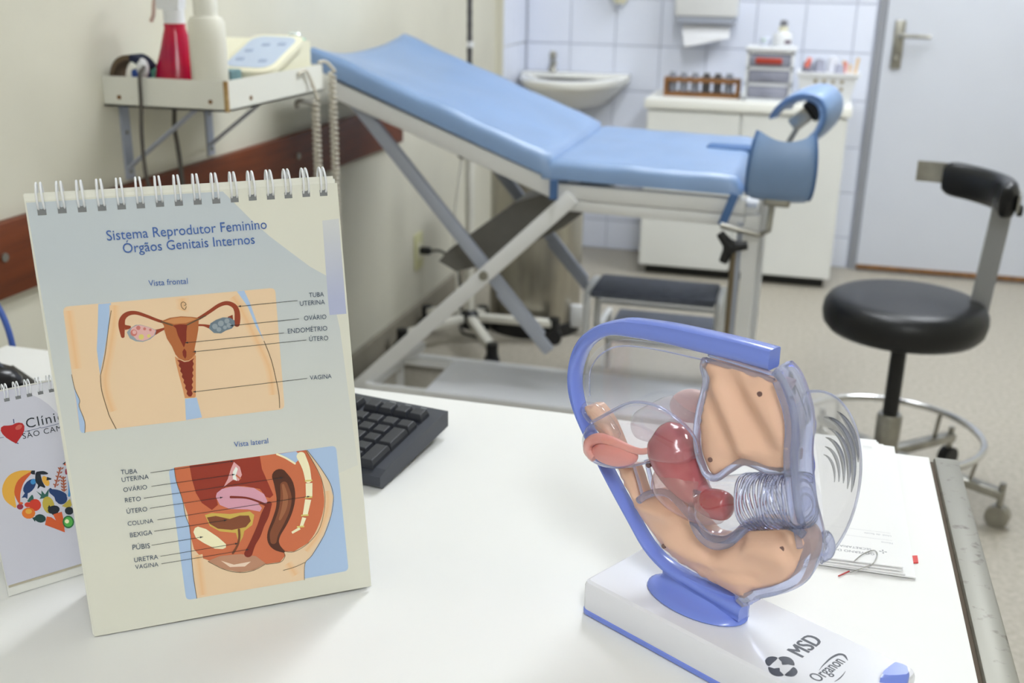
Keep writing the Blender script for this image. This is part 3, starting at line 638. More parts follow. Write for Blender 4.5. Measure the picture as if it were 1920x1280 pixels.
M_white = mat('white_enamel', (226, 227, 228), 0.4, noise=0.02, nscale=10)
M_whiteb = mat('white_enamel_worn', (222, 220, 210), 0.45, noise=0.04, nscale=14)
M_black = mat('black_plastic', (24, 24, 26), 0.45)
M_blackv = mat('black_vinyl', (18, 19, 22), 0.38, bump=0.15, bscale=300)
M_blue = mat('blue_vinyl', (120, 150, 192), 0.42, noise=0.06, nscale=6, bump=0.25, bscale=25, spec=0.8, coat=0.5)
M_blue.node_tree.nodes['Principled BSDF'].inputs['Coat Roughness'].default_value = 0.38
M_blued = mat('blue_vinyl_seam', (74, 108, 158), 0.55)
M_desk = mat('desk_laminate', (236, 236, 234), 0.5, noise=0.012, nscale=4)
M_cream = mat('cream_plastic', (232, 229, 205), 0.45)
M_rust = mat('rust', (140, 96, 46), 0.9, noise=0.3, nscale=60)
M_porc = mat('porcelain', (236, 236, 232), 0.12)
M_grey = mat('grey_rubber', (92, 97, 110), 0.7, noise=0.12, nscale=40)
M_cab = mat('cabinet_laminate', (228, 229, 226), 0.5, noise=0.02, nscale=4)
M_cabtop = mat('cabinet_top', (242, 242, 236), 0.4)
M_dark = mat('dark_recess', (46, 46, 46), 0.8)
M_bracket = mat('bracket_grey', (168, 174, 188), 0.5)

XL, XR, YB, YF, ZC = -1.325, 2.1, 4.92, -1.6, 2.65
TX0 = -1.285          # face of the tiled return beside the sink
# ------------------------------------------------------------------ room shell
fl = struct(MB().box(XL - .1, XR + .1, YF - .1, YB + .1, -.06, 0).build('floor', M_floor))
struct(MB().box(XL - .1, XR + .1, YF - .1, YB + .1, ZC, ZC + .06).build('ceiling', M_ceil))
wl = struct(MB().box(XL - .1, XL, YF, YB, 0, ZC).box(XL, TX0 - .008, 4.55, YB, 0, ZC).build('wall_left', M_wall))
struct(MB().box(XR, XR + .1, YF, YB, 0, ZC).build('wall_right', M_wall))
struct(MB().box(XL - .1, XR + .1, YF - .1, YF, 0, ZC).build('wall_front', M_wall))
# back wall with a doorway opening
DX0, DX1, DZ = 0.262, 1.15, 2.1
wb = struct(MB().box(XL - .1, DX0 - .02, YB, YB + .1, 0, ZC).box(DX1 + .04, XR + .1, YB, YB + .1, 0, ZC).box(DX0 - .02, DX1 + .04, YB, YB + .1, DZ + .03, ZC).build('wall_back', M_grout))
# tiles, 20 cm with recessed joints
PX, PZ, JT = 0.2045, 0.2, 0.004
cols = [-1.2817 + PX * k for k in range(8)]
rows = [0.0] + [0.14 + PZ * k for k in range(10)]
tile_cache = {}
def tile_mesh(w, h):
    k = (round(w, 4), round(h, 4))
    if k not in tile_cache:
        tile_cache[k] = MB().prism([(JT / 2, JT / 2), (w - JT / 2, JT / 2), (w - JT / 2, h - JT / 2), (JT / 2, h - JT / 2)], 'y', 0, 0.004)
        b = MB()
        b.loft([[(JT / 2, 0, JT / 2), (w - JT / 2, 0, JT / 2), (w - JT / 2, 0, h - JT / 2), (JT / 2, 0, h - JT / 2)],
                [(JT / 2, -.006, JT / 2), (w - JT / 2, -.006, JT / 2), (w - JT / 2, -.006, h - JT / 2), (JT / 2, -.006, h - JT / 2)],
                [(JT, -.0075, JT), (w - JT, -.0075, JT), (w - JT, -.0075, h - JT), (JT, -.0075, h - JT)]])
        tile_cache[k] = b.mesh('tile', M_tile)
    return tile_cache[k]
def put_tile(x, y, z, w, h, parent, rz=0):
    o = bpy.data.objects.new('tile', tile_mesh(w, h))
    COL.objects.link(o); o.location = (x, y, z); o.rotation_euler = (0, 0, rz); o.parent = parent
for i, x in enumerate(cols):
    w = min(PX, DX0 - .03 - x)
    if w < .02:
        continue
    for j, z in enumerate(rows):
        h = 0.14 if j == 0 else PZ
        put_tile(x, YB, z, w, h, wb)
for y0, w in ((4.55, .165), (4.715, PX)):
    for j, z in enumerate(rows):
        put_tile(TX0 - .008, y0, z, min(w, 4.912 - y0), 0.14 if j == 0 else PZ, wl, rz=radians(90))
# door, frame, handle
dr = struct(MB().box(DX0 + .012, DX1, 4.885, 4.925, 0.012, DZ).build('door_1', M_door))
ft = struct(MB().box(DX0 - .02, DX0 + .008, 4.9, 4.98, 0, DZ + .03).box(DX1 + .004, DX1 + .04, 4.9, 4.98, 0, DZ + .03).box(DX0 - .02, DX1 + .04, 4.9, 4.98, DZ + .004, DZ + .03).build('trim_1', M_frame))
hp = MB().rbox(.308, .35, 4.872, 4.885, .885, 1.08, .004, 2).build('handle_plate', M_steel, dr, smooth=True)
MB().tube([(.33, 4.875, 1.02), (.33, 4.835, 1.02), (.335, 4.825, 1.02), (.45, 4.825, 1.018)], .009, 10).build('lever', M_steel, dr, smooth=True)
MB().cyl((.329, 4.866, .93), .011, .008, 14, axis='y').build('lock_cylinder', M_chrome, hp, smooth=True)
MB().box(DX0 + .012, DX1, 4.878, 4.886, .012, .03).build('kick_strip', M_rust, dr)
# left wall: wooden bump rail, skirting
rl = struct(MB().rbox(XL, XL + .022, -1.2, 3.38, .70, .83, .004, 2).build('trim_2', M_rail, smooth=True))
for y in (1.479, .4, 2.6):
    MB().cyl((XL + .021, y, .772), .008, .004, 12, axis='x').build('screw', M_steel, rl, smooth=True)
struct(MB().prism([(XL, 0), (XL + .02, 0), (XL + .014, .085), (XL, .09)], 'y', YF, 4.55).build('baseboard_left', M_skirt))
# ceiling lamps
for i, (x, y, sx, sy, st_, c) in enumerate(LAMPS):
    t = thing('ceiling_lamp', ['fluorescent ceiling panel between the desk and the couch', 'fluorescent ceiling panel near the door', 'added ceiling fill panel behind the camera'][i], 'lamp', (x, y, ZC), group='ceiling panels')
    MB().box(x - sx / 2 - .02, x + sx / 2 + .02, y - sy / 2 - .02, y + sy / 2 + .02, ZC - .05, ZC).build('housing', M_white, t)
    MB().box(x - sx / 2, x + sx / 2, y - sy / 2, y + sy / 2, ZC - .058, ZC - .051).build('diffuser', emit('lamp_%d' % i, c, st_), t)

# ------------------------------------------------------------------ desk
DXL, DXR, DY0, DY1, DZT = -1.035, .166, .33, 1.155, .75
t = thing('desk', 'white laminate desk with a worn aluminium strip along its right edge', 'desk', (-.4, .7, 0))
MB().box(DXL, DXR, DY0, DY1, DZT - .03, DZT).build('desk_top', M_desk, t)
M_strip = mat('worn_aluminium', (150, 148, 138), 0.42, metal=0.3, noise=0.35, nscale=90, c2=(110, 104, 96))
M_strip.node_tree.nodes['Color Ramp'].color_ramp.elements[0].position = .27
M_strip.node_tree.nodes['Color Ramp'].color_ramp.elements[1].position = .42
MB().box(DXR, DXR + .005, DY0, DY1 - .002, DZT - .03, DZT - .004).build('edge_gap', mat('edge_brown', (92, 80, 66), .8), t)
MB().rbox(DXR + .005, DXR + .031, DY0, DY1 + .002, DZT - .032, DZT + .0015, .003, 2).build('edge_strip', M_strip, t, smooth=True)
for x in (DXL + .06, DXR - .06):
    for y in (DY0 + .06, DY1 - .08):
        MB().box(x - .02, x + .02, y - .02, y + .02, 0, DZT - .03).build('leg', M_bracket, t)
MB().box(DXL + .08, DXR - .08, DY1 - .09, DY1 - .072, .3, DZT - .03).build('modesty_panel', M_cab, t)

# ------------------------------------------------------------------ examination couch
t = thing('examination_couch', 'white framed examination couch with raised blue vinyl backrest', 'couch', (-.65, 2.85, 0))
CY0, CY1 = 2.5, 3.16
def cushion(p0, p1, y0, y1, th, nx=28, ny=22, sag=None, wr=0.0):
    # p0->p1 along the couch in (x,z); th thickness above the line
    d = Vector((p1[0] - p0[0], p1[1] - p0[1])); L = d.length; d /= L
    nrm = Vector((-d.y, d.x))
    if nrm.y < 0:
        nrm = -nrm
    loops = []
    W = y1 - y0
    for i in range(nx + 1):
        s = i / nx
        e = min(s, 1 - s) * L
        k = 1.0 if e > .03 else sqrt(max(0.0, 1 - (1 - e / .03) ** 2)) * .75 + .25
        loop = []
        top = []
        for j in range(ny + 1):
            v = .5 - .5 * cos(pi * j / ny)
            ev = min(v, 1 - v) * W
            ke = 1.0 if ev > .016 else sqrt(max(0.0, 1 - (1 - ev / .016) ** 2))
            h = th * k * ke
            if sag:
                h -= sag(s, v)
            h += wr * ke * k * (sin(s * 17 + v * 5) * .4 + sin(s * 31 - v * 9 + 1) * .3 + sin(v * 14 + s * 6) * .3)
            top.append((s, v, h))
        for s_, v, h in top:
            p = Vector(p0) + d * (s_ * L) + nrm * h
            loop.append((p.x, y0 + v * W, p.y))
        for v in (.97, .5, .03):
            b = (sag(s, v) if sag else 0) * .6 + .004
            p = Vector(p0) + d * (s * L) - nrm * b
            loop.append((p.x, y0 + v * W, p.y))
        loops.append(loop)
    return MB().loft(loops)
def headsag(s, v):
    return .042 * max(0, s - .45) / .55 * (1 - (2 * v - 1) ** 2)
bc = cushion((-.585, .775), (-1.245, 1.03), CY0, CY1, .05, sag=headsag, wr=.003).build('backrest_cushion', M_blue, t, smooth=True, angle=70)
sc_ = cushion((-.61, .775), (-.13, .765), CY0, CY1, .045, wr=.0018).build('seat_cushion', M_blue, t, smooth=True, angle=70)
MB().rbox(-.255, -.135, 2.885, 2.93, .795, .822, .012, 3).build('seat_slit_edge', M_blued, sc_, smooth=True)  # darker blue strip laid on the seat for the shaded slit
for x, z0, z1, y in ((-.575, .728, .775, CY0 - .012), (-.158, .695, .77, CY0 - .012)):
    MB().bar((x + (.012 if x > -.3 else 0), y, z1), (x - (.012 if x > -.3 else 0), y, z0), .004, .02, up=(1, 0, 0)).build('cover_strap', M_blued, t)
for y in (CY0 + .02, CY1 - .04):
    near = y < 2.7
    MB().bar((-1.16, y, .965), (-.575, y, .745), .03, .042, r=.004).build('backrest_rail', M_white, t, smooth=True)
    MB().bar((-.58, y, .745), (-.12, y, .737), .03, .036, r=.004).build('seat_rail', M_white, t, smooth=True)
    MB().bar((-.56, y, .712), (-.12, y, .703), .026, .028, r=.003).build('lower_rail', M_white, t, smooth=True)
    # crossing leg from the hinge down to the floor at the head end
    yy = y - .012 if near else y + .012
    MB().bar((-.53, yy, .735), (-1.262, yy, .02), .026, .04, r=.004).build('crossing_leg', M_white, t, smooth=True)
    # backrest strut, notched lower end
    ys = y + .02 if near else y - .02
    MB().bar((-1.12, ys, .945), (-.61, ys, .355), .02, .034, r=.004).build('backrest_strut', M_bracket, t, smooth=True)
    MB().bar((-.72, ys - .003, .47), (-.585, ys - .003, .32), .018, .03, r=.004).build('strut_slider', M_bracket, t, smooth=True)
    MB().cyl((-.752, y - .03, .519), .012, .06, 12, axis='y').build('pivot_bolt', M_steel, t, smooth=True)
    # foot end posts
    MB().box(-.118, -.086, y - .02, y + .02, 0, .72).build('post', M_white, t)
    MB().box(-.135, -.122, y - .018, y + .018, .02, .70).build('post_guide', M_bracket, t)
    MB().bar((-1.25, y, .03), (-.1, y, .03), .03, .03).build('floor_rail', M_white, t)
for x, z in ((-1.15, .955), (-.575, .74), (-.11, .72), (-1.25, .03), (-.1, .03)):
    MB().bar((x, CY0 + .02, z), (x, CY1 - .04, z), .028, .028).build('cross_bar', M_white, t)
# low tray frame under the head end
MB().bar((-1.07, CY0 - .02, .185), (-1.045, 2.84, .185), .02, .02).build('tray_bar', M_white, t)
MB().bar((-1.06, 2.69, .19), (-.16, 2.69, .19), .018, .018).build('tray_bar', M_white, t)
MB().bar((-1.07, 2.47, .19), (-.16, 2.47, .19), .018, .018).build('tray_bar', M_white, t)
MB().box(-.9, -.16, 2.455, 2.7, .195, .203).build('tray_plate', mat('tray_grey', (232, 234, 240), .4), t)
for x, y in ((-1.06, 2.69), (-1.06, 2.47), (-.17, 2.69), (-.17, 2.47)):
    MB().box(x - .009, x + .009, y - .009, y + .009, .0, .18).build('tray_leg', M_white, t)
# folded grey sheet metal pan under the hinge
MB().prism([(-.93, .50), (-.90, .535), (-.72, .675), (-.61, .715), (-.49, .715), (-.49, .70), (-.585, .62), (-.80, .50), (-.88, .475)], 'y', 2.66, 3.02).build('drain_pan', mat('grey_pan', (118, 116, 112), .45, metal=.3, noise=.1, nscale=12), t)
# clamp lever and knob at the foot end
MB().tube([(-.137, CY0 - .03, .64), (-.136, CY0 - .03, .12)], .0065, 10).build('height_rod', mat('bronzed_steel', (128, 116, 98), .4, metal=.8), t, smooth=True)
k = MB()
for a in (90 + 40, 90 + 160, 90 + 280):
    k.tube([(-.145, CY0 - .04, .652), (-.145 + .04 * cos(radians(a)), CY0 - .04, .652 + .04 * sin(radians(a)))], [.014, .010], 10)
k.cyl((-.145, CY0 - .052, .652), .016, .024, 14, axis='y').build('clamp_knob', M_black, t, smooth=True)

# leg rests -------------------------------------------------------
def leg_rest(label, loc, rot, inside=False, group='leg rests of the couch'):
    r = thing('leg_rest', label, 'leg rest', loc, group, rot)
    n, m = 18, 24
    loops = []; ends = {}
    for i in range(n + 1):
        s = 2 * i / n - 1
        pm = radians(108 + 16 * s * s)
        R = .079 * (1 + .05 * (1 - s * s))
        lo, li = [], []
        for j in range(m + 1):
            f_ = 2 * j / m - 1; ph = pm * f_
            x = s * .079 * (1 - .20 * abs(f_) ** 3 - .12 * (1 - abs(f_)) ** 2)
            th_ = .022 if abs(s) < .99 else .012
            e = .005 if abs(s) > .99 else 0
            lo.append((x, (R - e) * sin(ph) * .88, -(R - e) * cos(ph) * 1.25))
            li.append((x, (R - th_) * sin(ph) * .88, -(R - th_) * cos(ph) * 1.25))
        ends[i] = lo
        loops.append(lo + li[::-1])
    pad = MB().loft(loops).build('pad', M_blue, r, smooth=True, world=False, angle=60)
    for i in (0, n):
        MB().tube([Vector(p) for p in ends[i]], .004, 8).build('piping', M_blued, pad, smooth=True, world=False)
    if inside:
        MB().rbox(-.04, .04, -.03, .03, -.062, -.03, .006, 2).build('mount_block', M_dark, r, smooth=True, world=False)
        MB().rbox(-.06, -.03, -.02, .02, -.04, .02, .005, 2).build('mount_plate', M_steel, r, smooth=True, world=False)
    else:
        MB().rbox(-.03, .03, -.02, .02, -.115, -.082, .006, 2).build('mount_block', M_steel, r, smooth=True, world=False)
    return r
lr = leg_rest('blue padded leg rest at the near corner of the couch foot', (-.048, 2.545, .853), (radians(-10), radians(2), radians(2)))
MB().tube([(-.12, -.05, -.168), (-.03, -.05, -.18), (-.012, -.03, -.17), (-.01, -.005, -.10)], .0075, 10).build('support_rod', M_steel, lr, smooth=True, world=False)
lr2 = leg_rest('blue leg rest on the far corner of the couch foot, seen from its underside', (-.012, 3.12, .875), (radians(-132), radians(-6), radians(72)), inside=True)
MB().tube([(-.045, 0, -.02), (-.045, .03, .06), (-.05, .06, .12)], .0075, 10).build('support_rod', M_steel, lr2, smooth=True, world=False)

# ------------------------------------------------------------------ stool
SX, SY = .272, 2.63
t = thing('swivel_stool', 'black vinyl swivel stool with curved backrest and foot ring', 'stool', (SX, SY, 0))
MB().lathe((SX, SY, 0), [(.0, .432), (.15, .432), (.175, .437), (.188, .452), (.192, .475), (.19, .495), (.18, .512), (.165, .52), (.14, .523), (.0, .526)], 40).build('seat', M_blackv, t, smooth=True, angle=60)
MB().lathe((SX, SY, 0), [(.019, .2), (.019, .435)], 16).build('column', M_black, t, smooth=True)
MB().lathe((SX, SY, 0), [(.03, .07), (.031, .21), (.028, .218), (.02, .22)], 20).build('hub', M_steel, t, smooth=True)
def arc(r, a0, a1, z, n=18, cx=SX, cy=SY):
    return [(cx + r * cos(radians(a0 + (a1 - a0) * i / n)), cy + r * sin(radians(a0 + (a1 - a0) * i / n)), z) for i in range(n + 1)]
loops = []
for i in range(25):
    a = radians(-22 + 92 * i / 24)
    e = min(i, 24 - i) / 3.0
    k = 1 if e >= 1 else .72 + .28 * sqrt(max(0, 1 - (1 - e) ** 2))
    cxx, cyy, zc = SX + .185 * cos(a), SY + .185 * sin(a), .79 - .012 * cos(a)
    loop = []
    for j in range(14):
        b = 2 * pi * j / 14
        rr = .021 * (abs(cos(b)) ** .7) * (1 if cos(b) > 0 else -1) * k
        zz = .042 * (abs(sin(b)) ** .7) * (1 if sin(b) > 0 else -1) * k
        loop.append((cxx + rr * cos(a), cyy + rr * sin(a), zc + zz))
    loops.append(loop)
bk = MB().loft(loops).build('backrest', M_blackv, t, smooth=True, angle=60)
b = MB()
pa = arc(.178, 66, 90, 0, 8); pb = arc(.182, 66, 90, 0, 8)
b.loft([[(p[0], p[1], .772), (q[0], q[1], .772), (q[0], q[1], .822), (p[0], p[1], .822)] for p, q in zip(pa, pb)]).build('band_end', M_steel, bk)
b = MB()
pa = arc(.208, -20, 40, 0, 8); pb = arc(.212, -20, 40, 0, 8)
b.loft([[(p[0], p[1], .755), (q[0], q[1], .755), (q[0], q[1], .795), (p[0], p[1], .795)] for p, q in zip(pa, pb)]).build('rear_band', M_steel, bk)
MB().tube([(SX + .205, SY - .03, .755), (SX + .215, SY - .03, .755)], .014, 12).build('fixing_knob', M_black, bk, smooth=True)
MB().bar((SX + .165, SY + .02, .47), (SX + .185, SY + .025, .77), .045, .008, up=(0, 1, 0)).build('backrest_post', mat('grey_steel', (150, 152, 156), .4, metal=.6), t)
MB().tube(arc(.225, 0, 360, .17, 40)[:-1], .009, 10, closed=True).build('foot_ring', M_chrome, t, smooth=True)
for i in range(5):
    a = radians(-22 + 72 * i)
    d = Vector((cos(a), sin(a), 0))
    p = Vector((SX, SY, 0))
    lg = MB().bar(p + d * .02 + Vector((0, 0, .11)), p + d * .29 + Vector((0, 0, .085)), .03, .022, r=.003).build('leg', M_steel, t, smooth=True)
    MB().cyl((p + d * .285 + Vector((0, 0, .03)))[:], .008, .085, 10).build('caster_stem', M_steel, lg, smooth=True)
    q = p + d * .285
    MB().add(*(lambda o: (o.v, o.f))(MB().tube([q + Vector((-d.y, d.x, 0)) * -.014 + Vector((0, 0, .028)), q + Vector((-d.y, d.x, 0)) * .014 + Vector((0, 0, .028))], .028, 18))).build('caster_wheel', M_black if i % 2 else M_steel, lg, smooth=True)
    MB().bar(p + d * .21 + Vector((0, 0, .1)), p + d * .222 + Vector((0, 0, .17)), .008, .008).build('ring_bracket', M_steel, lg)

# ------------------------------------------------------------------ base cabinet and what stands on it
t = thing('base_cabinet', 'low off-white two-door cabinet against the tiled wall', 'cabinet', (-.25, 4.7, 0))
MB().box(-.645, .145, 4.535, 4.905, .05, .715).build('carcass', M_cab, t)
for x0, x1 in ((-.652, -.268), (-.262, .152)):
    d = MB().rbox(x0, x1, 4.515, 4.534, .045, .708, .002, 1).build('cabinet_door', M_cab, t)
MB().box(-.63, .13, 4.56, 4.88, 0, .05).build('plinth', M_dark, t)
MB().rbox(-.665, .165, 4.505, 4.908, .716, .757, .005, 2).build('cabinet_top', M_cabtop, t, smooth=True)
CT = .757
# wooden rack of glass tubes
t = thing('tube_rack', 'brown wooden rack holding a row of grey glass tubes on the cabinet', 'rack', (-.45, 4.66, CT))
M_wood = mat('rack_wood', (150, 104, 58), .6, noise=.25, nscale=8, stretch=(2, 8, 8), c2=(120, 80, 42))
MB().box(-.605, -.29, 4.63, 4.72, CT, CT + .016).build('rack_base', M_wood, t)
MB().box(-.605, -.29, 4.63, 4.72, CT + .06, CT + .076).build('rack_top', M_wood, t)
for x in (-.605, -.305):
    MB().box(x, x + .015, 4.63, 4.72, CT + .016, CT + .06).build('rack_end', M_wood, t)
M_jar = mat('smoky_glass', (150, 155, 168), .15, noise=.1, nscale=20)
for i in range(6):
    x = -.572 + i * .047
    o = MB().lathe((x, 4.665, CT + .017), [(.0, 0), (.017, .001), (.018, .01), (.018, .062), (.014, .072), (.014, .08), (.0, .081)], 16).build('glass_jar', [M_jar, mat('jar_dark', (78, 76, 80), .3)][1 if i in (3, 4) else 0], None, smooth=True)
    tag(o, ['grey glass jar at the left end of the wooden rack', 'pale grey glass jar, second from the left in the rack', 'pale grey glass jar, third from the left in the rack', 'dark glass jar right of the middle of the rack', 'dark glass jar, second from the right in the rack', 'grey glass jar with a white mark at the right end of the rack'][i], 'jar', 'jars in the wooden rack')
# small plastic drawer tower
t = thing('drawer_tower', 'small white plastic drawer tower with three smoky drawers', 'drawers', (-.175, 4.66, CT))
M_pl = mat('white_plastic', (230, 232, 236), .4)
M_smoke = mat('smoky_drawer', (150, 152, 168), .25, noise=.15, nscale=9)
b = MB()
for z in (0, .062, .125, .19):
    b.box(-.268, -.08, 4.585, 4.74, CT + z, CT + z + .011)
b.box(-.268, -.258, 4.585, 4.74, CT, CT + .2).box(-.09, -.08, 4.585, 4.74, CT, CT + .2)
b.build('frame', M_pl, t)
MB().rbox(-.276, -.072, 4.575, 4.75, CT + .2, CT + .216, .006, 2).build('tower_top', M_pl, t, smooth=True)
for i, z in enumerate((.013, .075, .138)):
    d = MB().rbox(-.255, -.093, 4.58, 4.73, CT + z, CT + z + .046, .004, 2).build('drawer', M_smoke, t, smooth=True)
    MB().rbox(-.2, -.15, 4.572, 4.582, CT + z + .016, CT + z + .026, .003, 2).build('drawer_pull', M_smoke, d, smooth=True)
MB().rbox(-.232, -.125, 4.57, 4.5795, CT + .15, CT + .174, .006, 2).build('red_bundle', mat('brick_red', (176, 62, 46), .5), d, smooth=True)
# bottle on the tower
t = thing('lotion_bottle', 'white bottle with grey cap standing on the drawer tower', 'bottle', (-.135, 4.65, CT + .216))
B = (-.135, 4.65, CT + .2165)
MB().lathe(B, [(.0, 0), (.038, .0), (.04, .006), (.04, .045), (.034, .055), (.018, .06), (.0, .06)], 20).build('body', M_pl, t, smooth=True)
MB().lathe(B, [(.019, .06), (.019, .078), (.0, .079)], 16).build('collar', M_cream, t, smooth=True)
MB().lathe(B, [(.014, .079), (.016, .09), (.012, .102), (.0, .103)], 16).build('cap', mat('grey_cap', (120, 120, 128), .5), t, smooth=True)
MB().lathe(B, [(.0404, .012), (.0404, .026)], 10, a0=radians(-75), a1=radians(-30)).build('label_spot', mat('plum', (84, 56, 78), .5), t)
t = thing('small_white_jar', 'small translucent white jar with a green dot beside the bottle', 'jar', (-.205, 4.66, CT + .216))
MB().lathe((-.205, 4.66, CT + .2165), [(.0, 0), (.022, 0), (.023, .03), (.017, .037), (.0, .038)], 16).build('body', mat('milky_plastic', (206, 212, 226), .35), t, smooth=True)
MB().cyl((-.208, 4.634, CT + .24), .004, .004, 8, axis='y').build('green_dot', mat('dot_green', (150, 205, 140), .5), t)
# slotted basket with supplies
t = thing('plastic_basket', 'white plastic basket with square holes at the right end of the cabinet', 'basket', (.055, 4.63, CT))
b0, b1, t0, t1 = (-.035, 4.565), (.145, 4.69), (-.06, 4.545), (.175, 4.71)
def bask(f, inset=0.0):
    return [(b0[0] + (t0[0] - b0[0]) * f + inset, b0[1] + (t0[1] - b0[1]) * f + inset, CT + .122 * f), (b1[0] + (t1[0] - b1[0]) * f - inset, b0[1] + (t0[1] - b0[1]) * f + inset, CT + .122 * f),
            (b1[0] + (t1[0] - b1[0]) * f - inset, b1[1] + (t1[1] - b1[1]) * f - inset, CT + .122 * f), (b0[0] + (t0[0] - b0[0]) * f + inset, b1[1] + (t1[1] - b1[1]) * f - inset, CT + .122 * f)]
MB().loft([bask(0), bask(1), bask(1, .004), bask(.04, .004)]).build('basket_wall', M_pl, t)
MB().loft([[(p[0] + (.006 if p[0] > .05 else -.006), p[1] + (.006 if p[1] > 4.62 else -.006), p[2] - .008) for p in bask(1)], [(p[0] + (.006 if p[0] > .05 else -.006), p[1] + (.006 if p[1] > 4.62 else -.006), p[2] + .004) for p in bask(1)], bask(1, .004), ]).build('basket_rim', M_pl, t)
for j in range(3):
    for i in range(4):
        f = .28 + .24 * j
        x = -.0 + i * .034 + .005; y = b0[1] + (t0[1] - b0[1]) * f
        MB().box(x, x + .013, y - .0012, y + .003, CT + .122 * f - .007, CT + .122 * f + .007).build('basket_hole', mat('basket_gap', (150, 138, 112), .9), t)
def supply(name, label, cat, x, y, z0, z1, r, c, lean=0.0):
    o = MB().lathe((0, 0, 0), [(.0, 0), (r, .002), (r * 1.05, (z1 - z0) * .6), (r * .8, (z1 - z0) * .95), (.0, z1 - z0)], 14).xform(Matrix.Translation((x, y, z0)) @ Matrix.Rotation(lean, 4, 'Y')).build(name, mat(name + str(c), c, .5), None, smooth=True)
    tag(o, label, cat, 'supplies in the basket')
supply('cotton_roll', 'dark grey bundle at the left of the basket', 'bundle', -.025, 4.62, CT + .03, CT + .168, .022, (132, 132, 146))
supply('cotton_roll', 'mid grey roll behind the basket rim', 'bundle', .02, 4.65, CT + .03, CT + .175, .025, (160, 162, 178))
supply('gauze_roll', 'white gauze roll in the middle of the basket', 'roll', .072, 4.66, CT + .03, CT + .185, .024, (222, 224, 234))
supply('gauze_roll', 'pale grey roll with pink end in the basket', 'roll', .1, 4.61, CT + .03, CT + .16, .02, (170, 172, 190))
supply('marker_cap', 'coral red cap sticking out at the left of the basket', 'cap', -.03, 4.6, CT + .14, CT + .182, .010, (226, 120, 104), .3)
supply('marker_cap', 'coral red cap near the right of the basket', 'cap', .118, 4.62, CT + .12, CT + .168, .009, (222, 140, 122), .1)
for i, (x, y, h, ln) in enumerate(((.128, 4.63, .18, -.10), (.14, 4.65, .165, .02), (.150, 4.61, .195, .12))):
    o = MB().box(-.006, .006, -.002, .002, 0, h - .04).xform(Matrix.Translation((x, y, CT + .03)) @ Matrix.Rotation(ln, 4, 'Y')).build('wooden_spatula', mat('spatula_wood', (218, 186, 142), .7), None)
    tag(o, ['left leaning wooden spatula in the basket', 'short upright wooden spatula between two others in the basket', 'tall wooden spatula at the right end of the basket'][i], 'spatula', 'wooden spatulas')

# ------------------------------------------------------------------ sink, dispensers
t = thing('wall_sink', 'white porcelain wall sink in the tiled corner', 'sink', (-1.03, 4.7, .7))
def sinkloop(k, z, dy=0.0):
    l = []
    for i in range(25):
        a = pi + pi * i / 24
        l.append((-1.035 + .245 * k * cos(a), 4.905 + (.46 - dy) * (.25 + .75 * k) * sin(a) * (1 if k > .5 else .9), z))
    return l
MB().loft([sinkloop(.35, .665, .12), sinkloop(.62, .69, .08), sinkloop(.82, .74, .03), sinkloop(.97, .775), sinkloop(1.0, .785), sinkloop(1.0, .805), sinkloop(.97, .81), sinkloop(.84, .809, .04), sinkloop(.74, .795, .06), sinkloop(.4, .785, .1)]).build('basin', M_porc, t, smooth=True, angle=50)
MB().rbox(-1.28, -.79, 4.80, 4.91, .795, .818, .008, 2).build('tap_ledge', M_porc, t, smooth=True)
MB().lathe((-1.035, 4.8, .40), [(.016, 0), (.016, .27), (.03, .28), (.0, .29)], 14).build('drain_pipe', M_chrome, t, smooth=True)
f = MB().lathe((-1.14, 4.84, .818), [(.022, 0), (.02, .012), (.014, .02), (.014, .06), (.018, .075), (.012, .09), (.0, .092)], 16).build('tap', M_steel, t, smooth=True)
MB().tube([(-1.14, 4.84, .865), (-1.12, 4.79, .872), (-1.105, 4.74, .862)], [.011, .009, .008], 10).build('tap_spout', M_steel, f, smooth=True)
t = thing('towel_dispenser', 'white paper towel dispenser on the tiled wall above the rack', 'dispenser', (-.465, 4.85, 1.06))
MB().rbox(-.60, -.335, 4.79, 4.912, 1.075, 1.36, .01, 2).build('dispenser_body', M_white, t, smooth=True)
MB().rbox(-.59, -.345, 4.80, 4.91, 1.045, 1.08, .006, 2).build('lower_lip', M_bracket, t, smooth=True)
MB().loft([[(-.568, 4.85, 1.06), (-.365, 4.85, 1.06), (-.365, 4.852, 1.06), (-.568, 4.852, 1.06)], [(-.563, 4.82, 1.0), (-.362, 4.82, 1.02), (-.362, 4.822, 1.02), (-.563, 4.822, 1.0)], [(-.548, 4.80, .948), (-.362, 4.80, .99), (-.362, 4.802, .99), (-.548, 4.802, .948)]]).build('paper_towel', mat('towel_paper', (232, 233, 238), .8), t)
t = thing('soap_dispenser', 'rounded cream soap dispenser on the wall above the sink', 'dispenser', (-.85, 4.87, 1.11))
MB().ell((-.85, 4.868, 1.21), .05, .04, .1).build('soap_body', M_cream, t, smooth=True)
MB().lathe((-.85, 4.86, 1.1), [(.008, 0), (.01, .02)], 10).build('soap_nozzle', M_bracket, t, smooth=True)

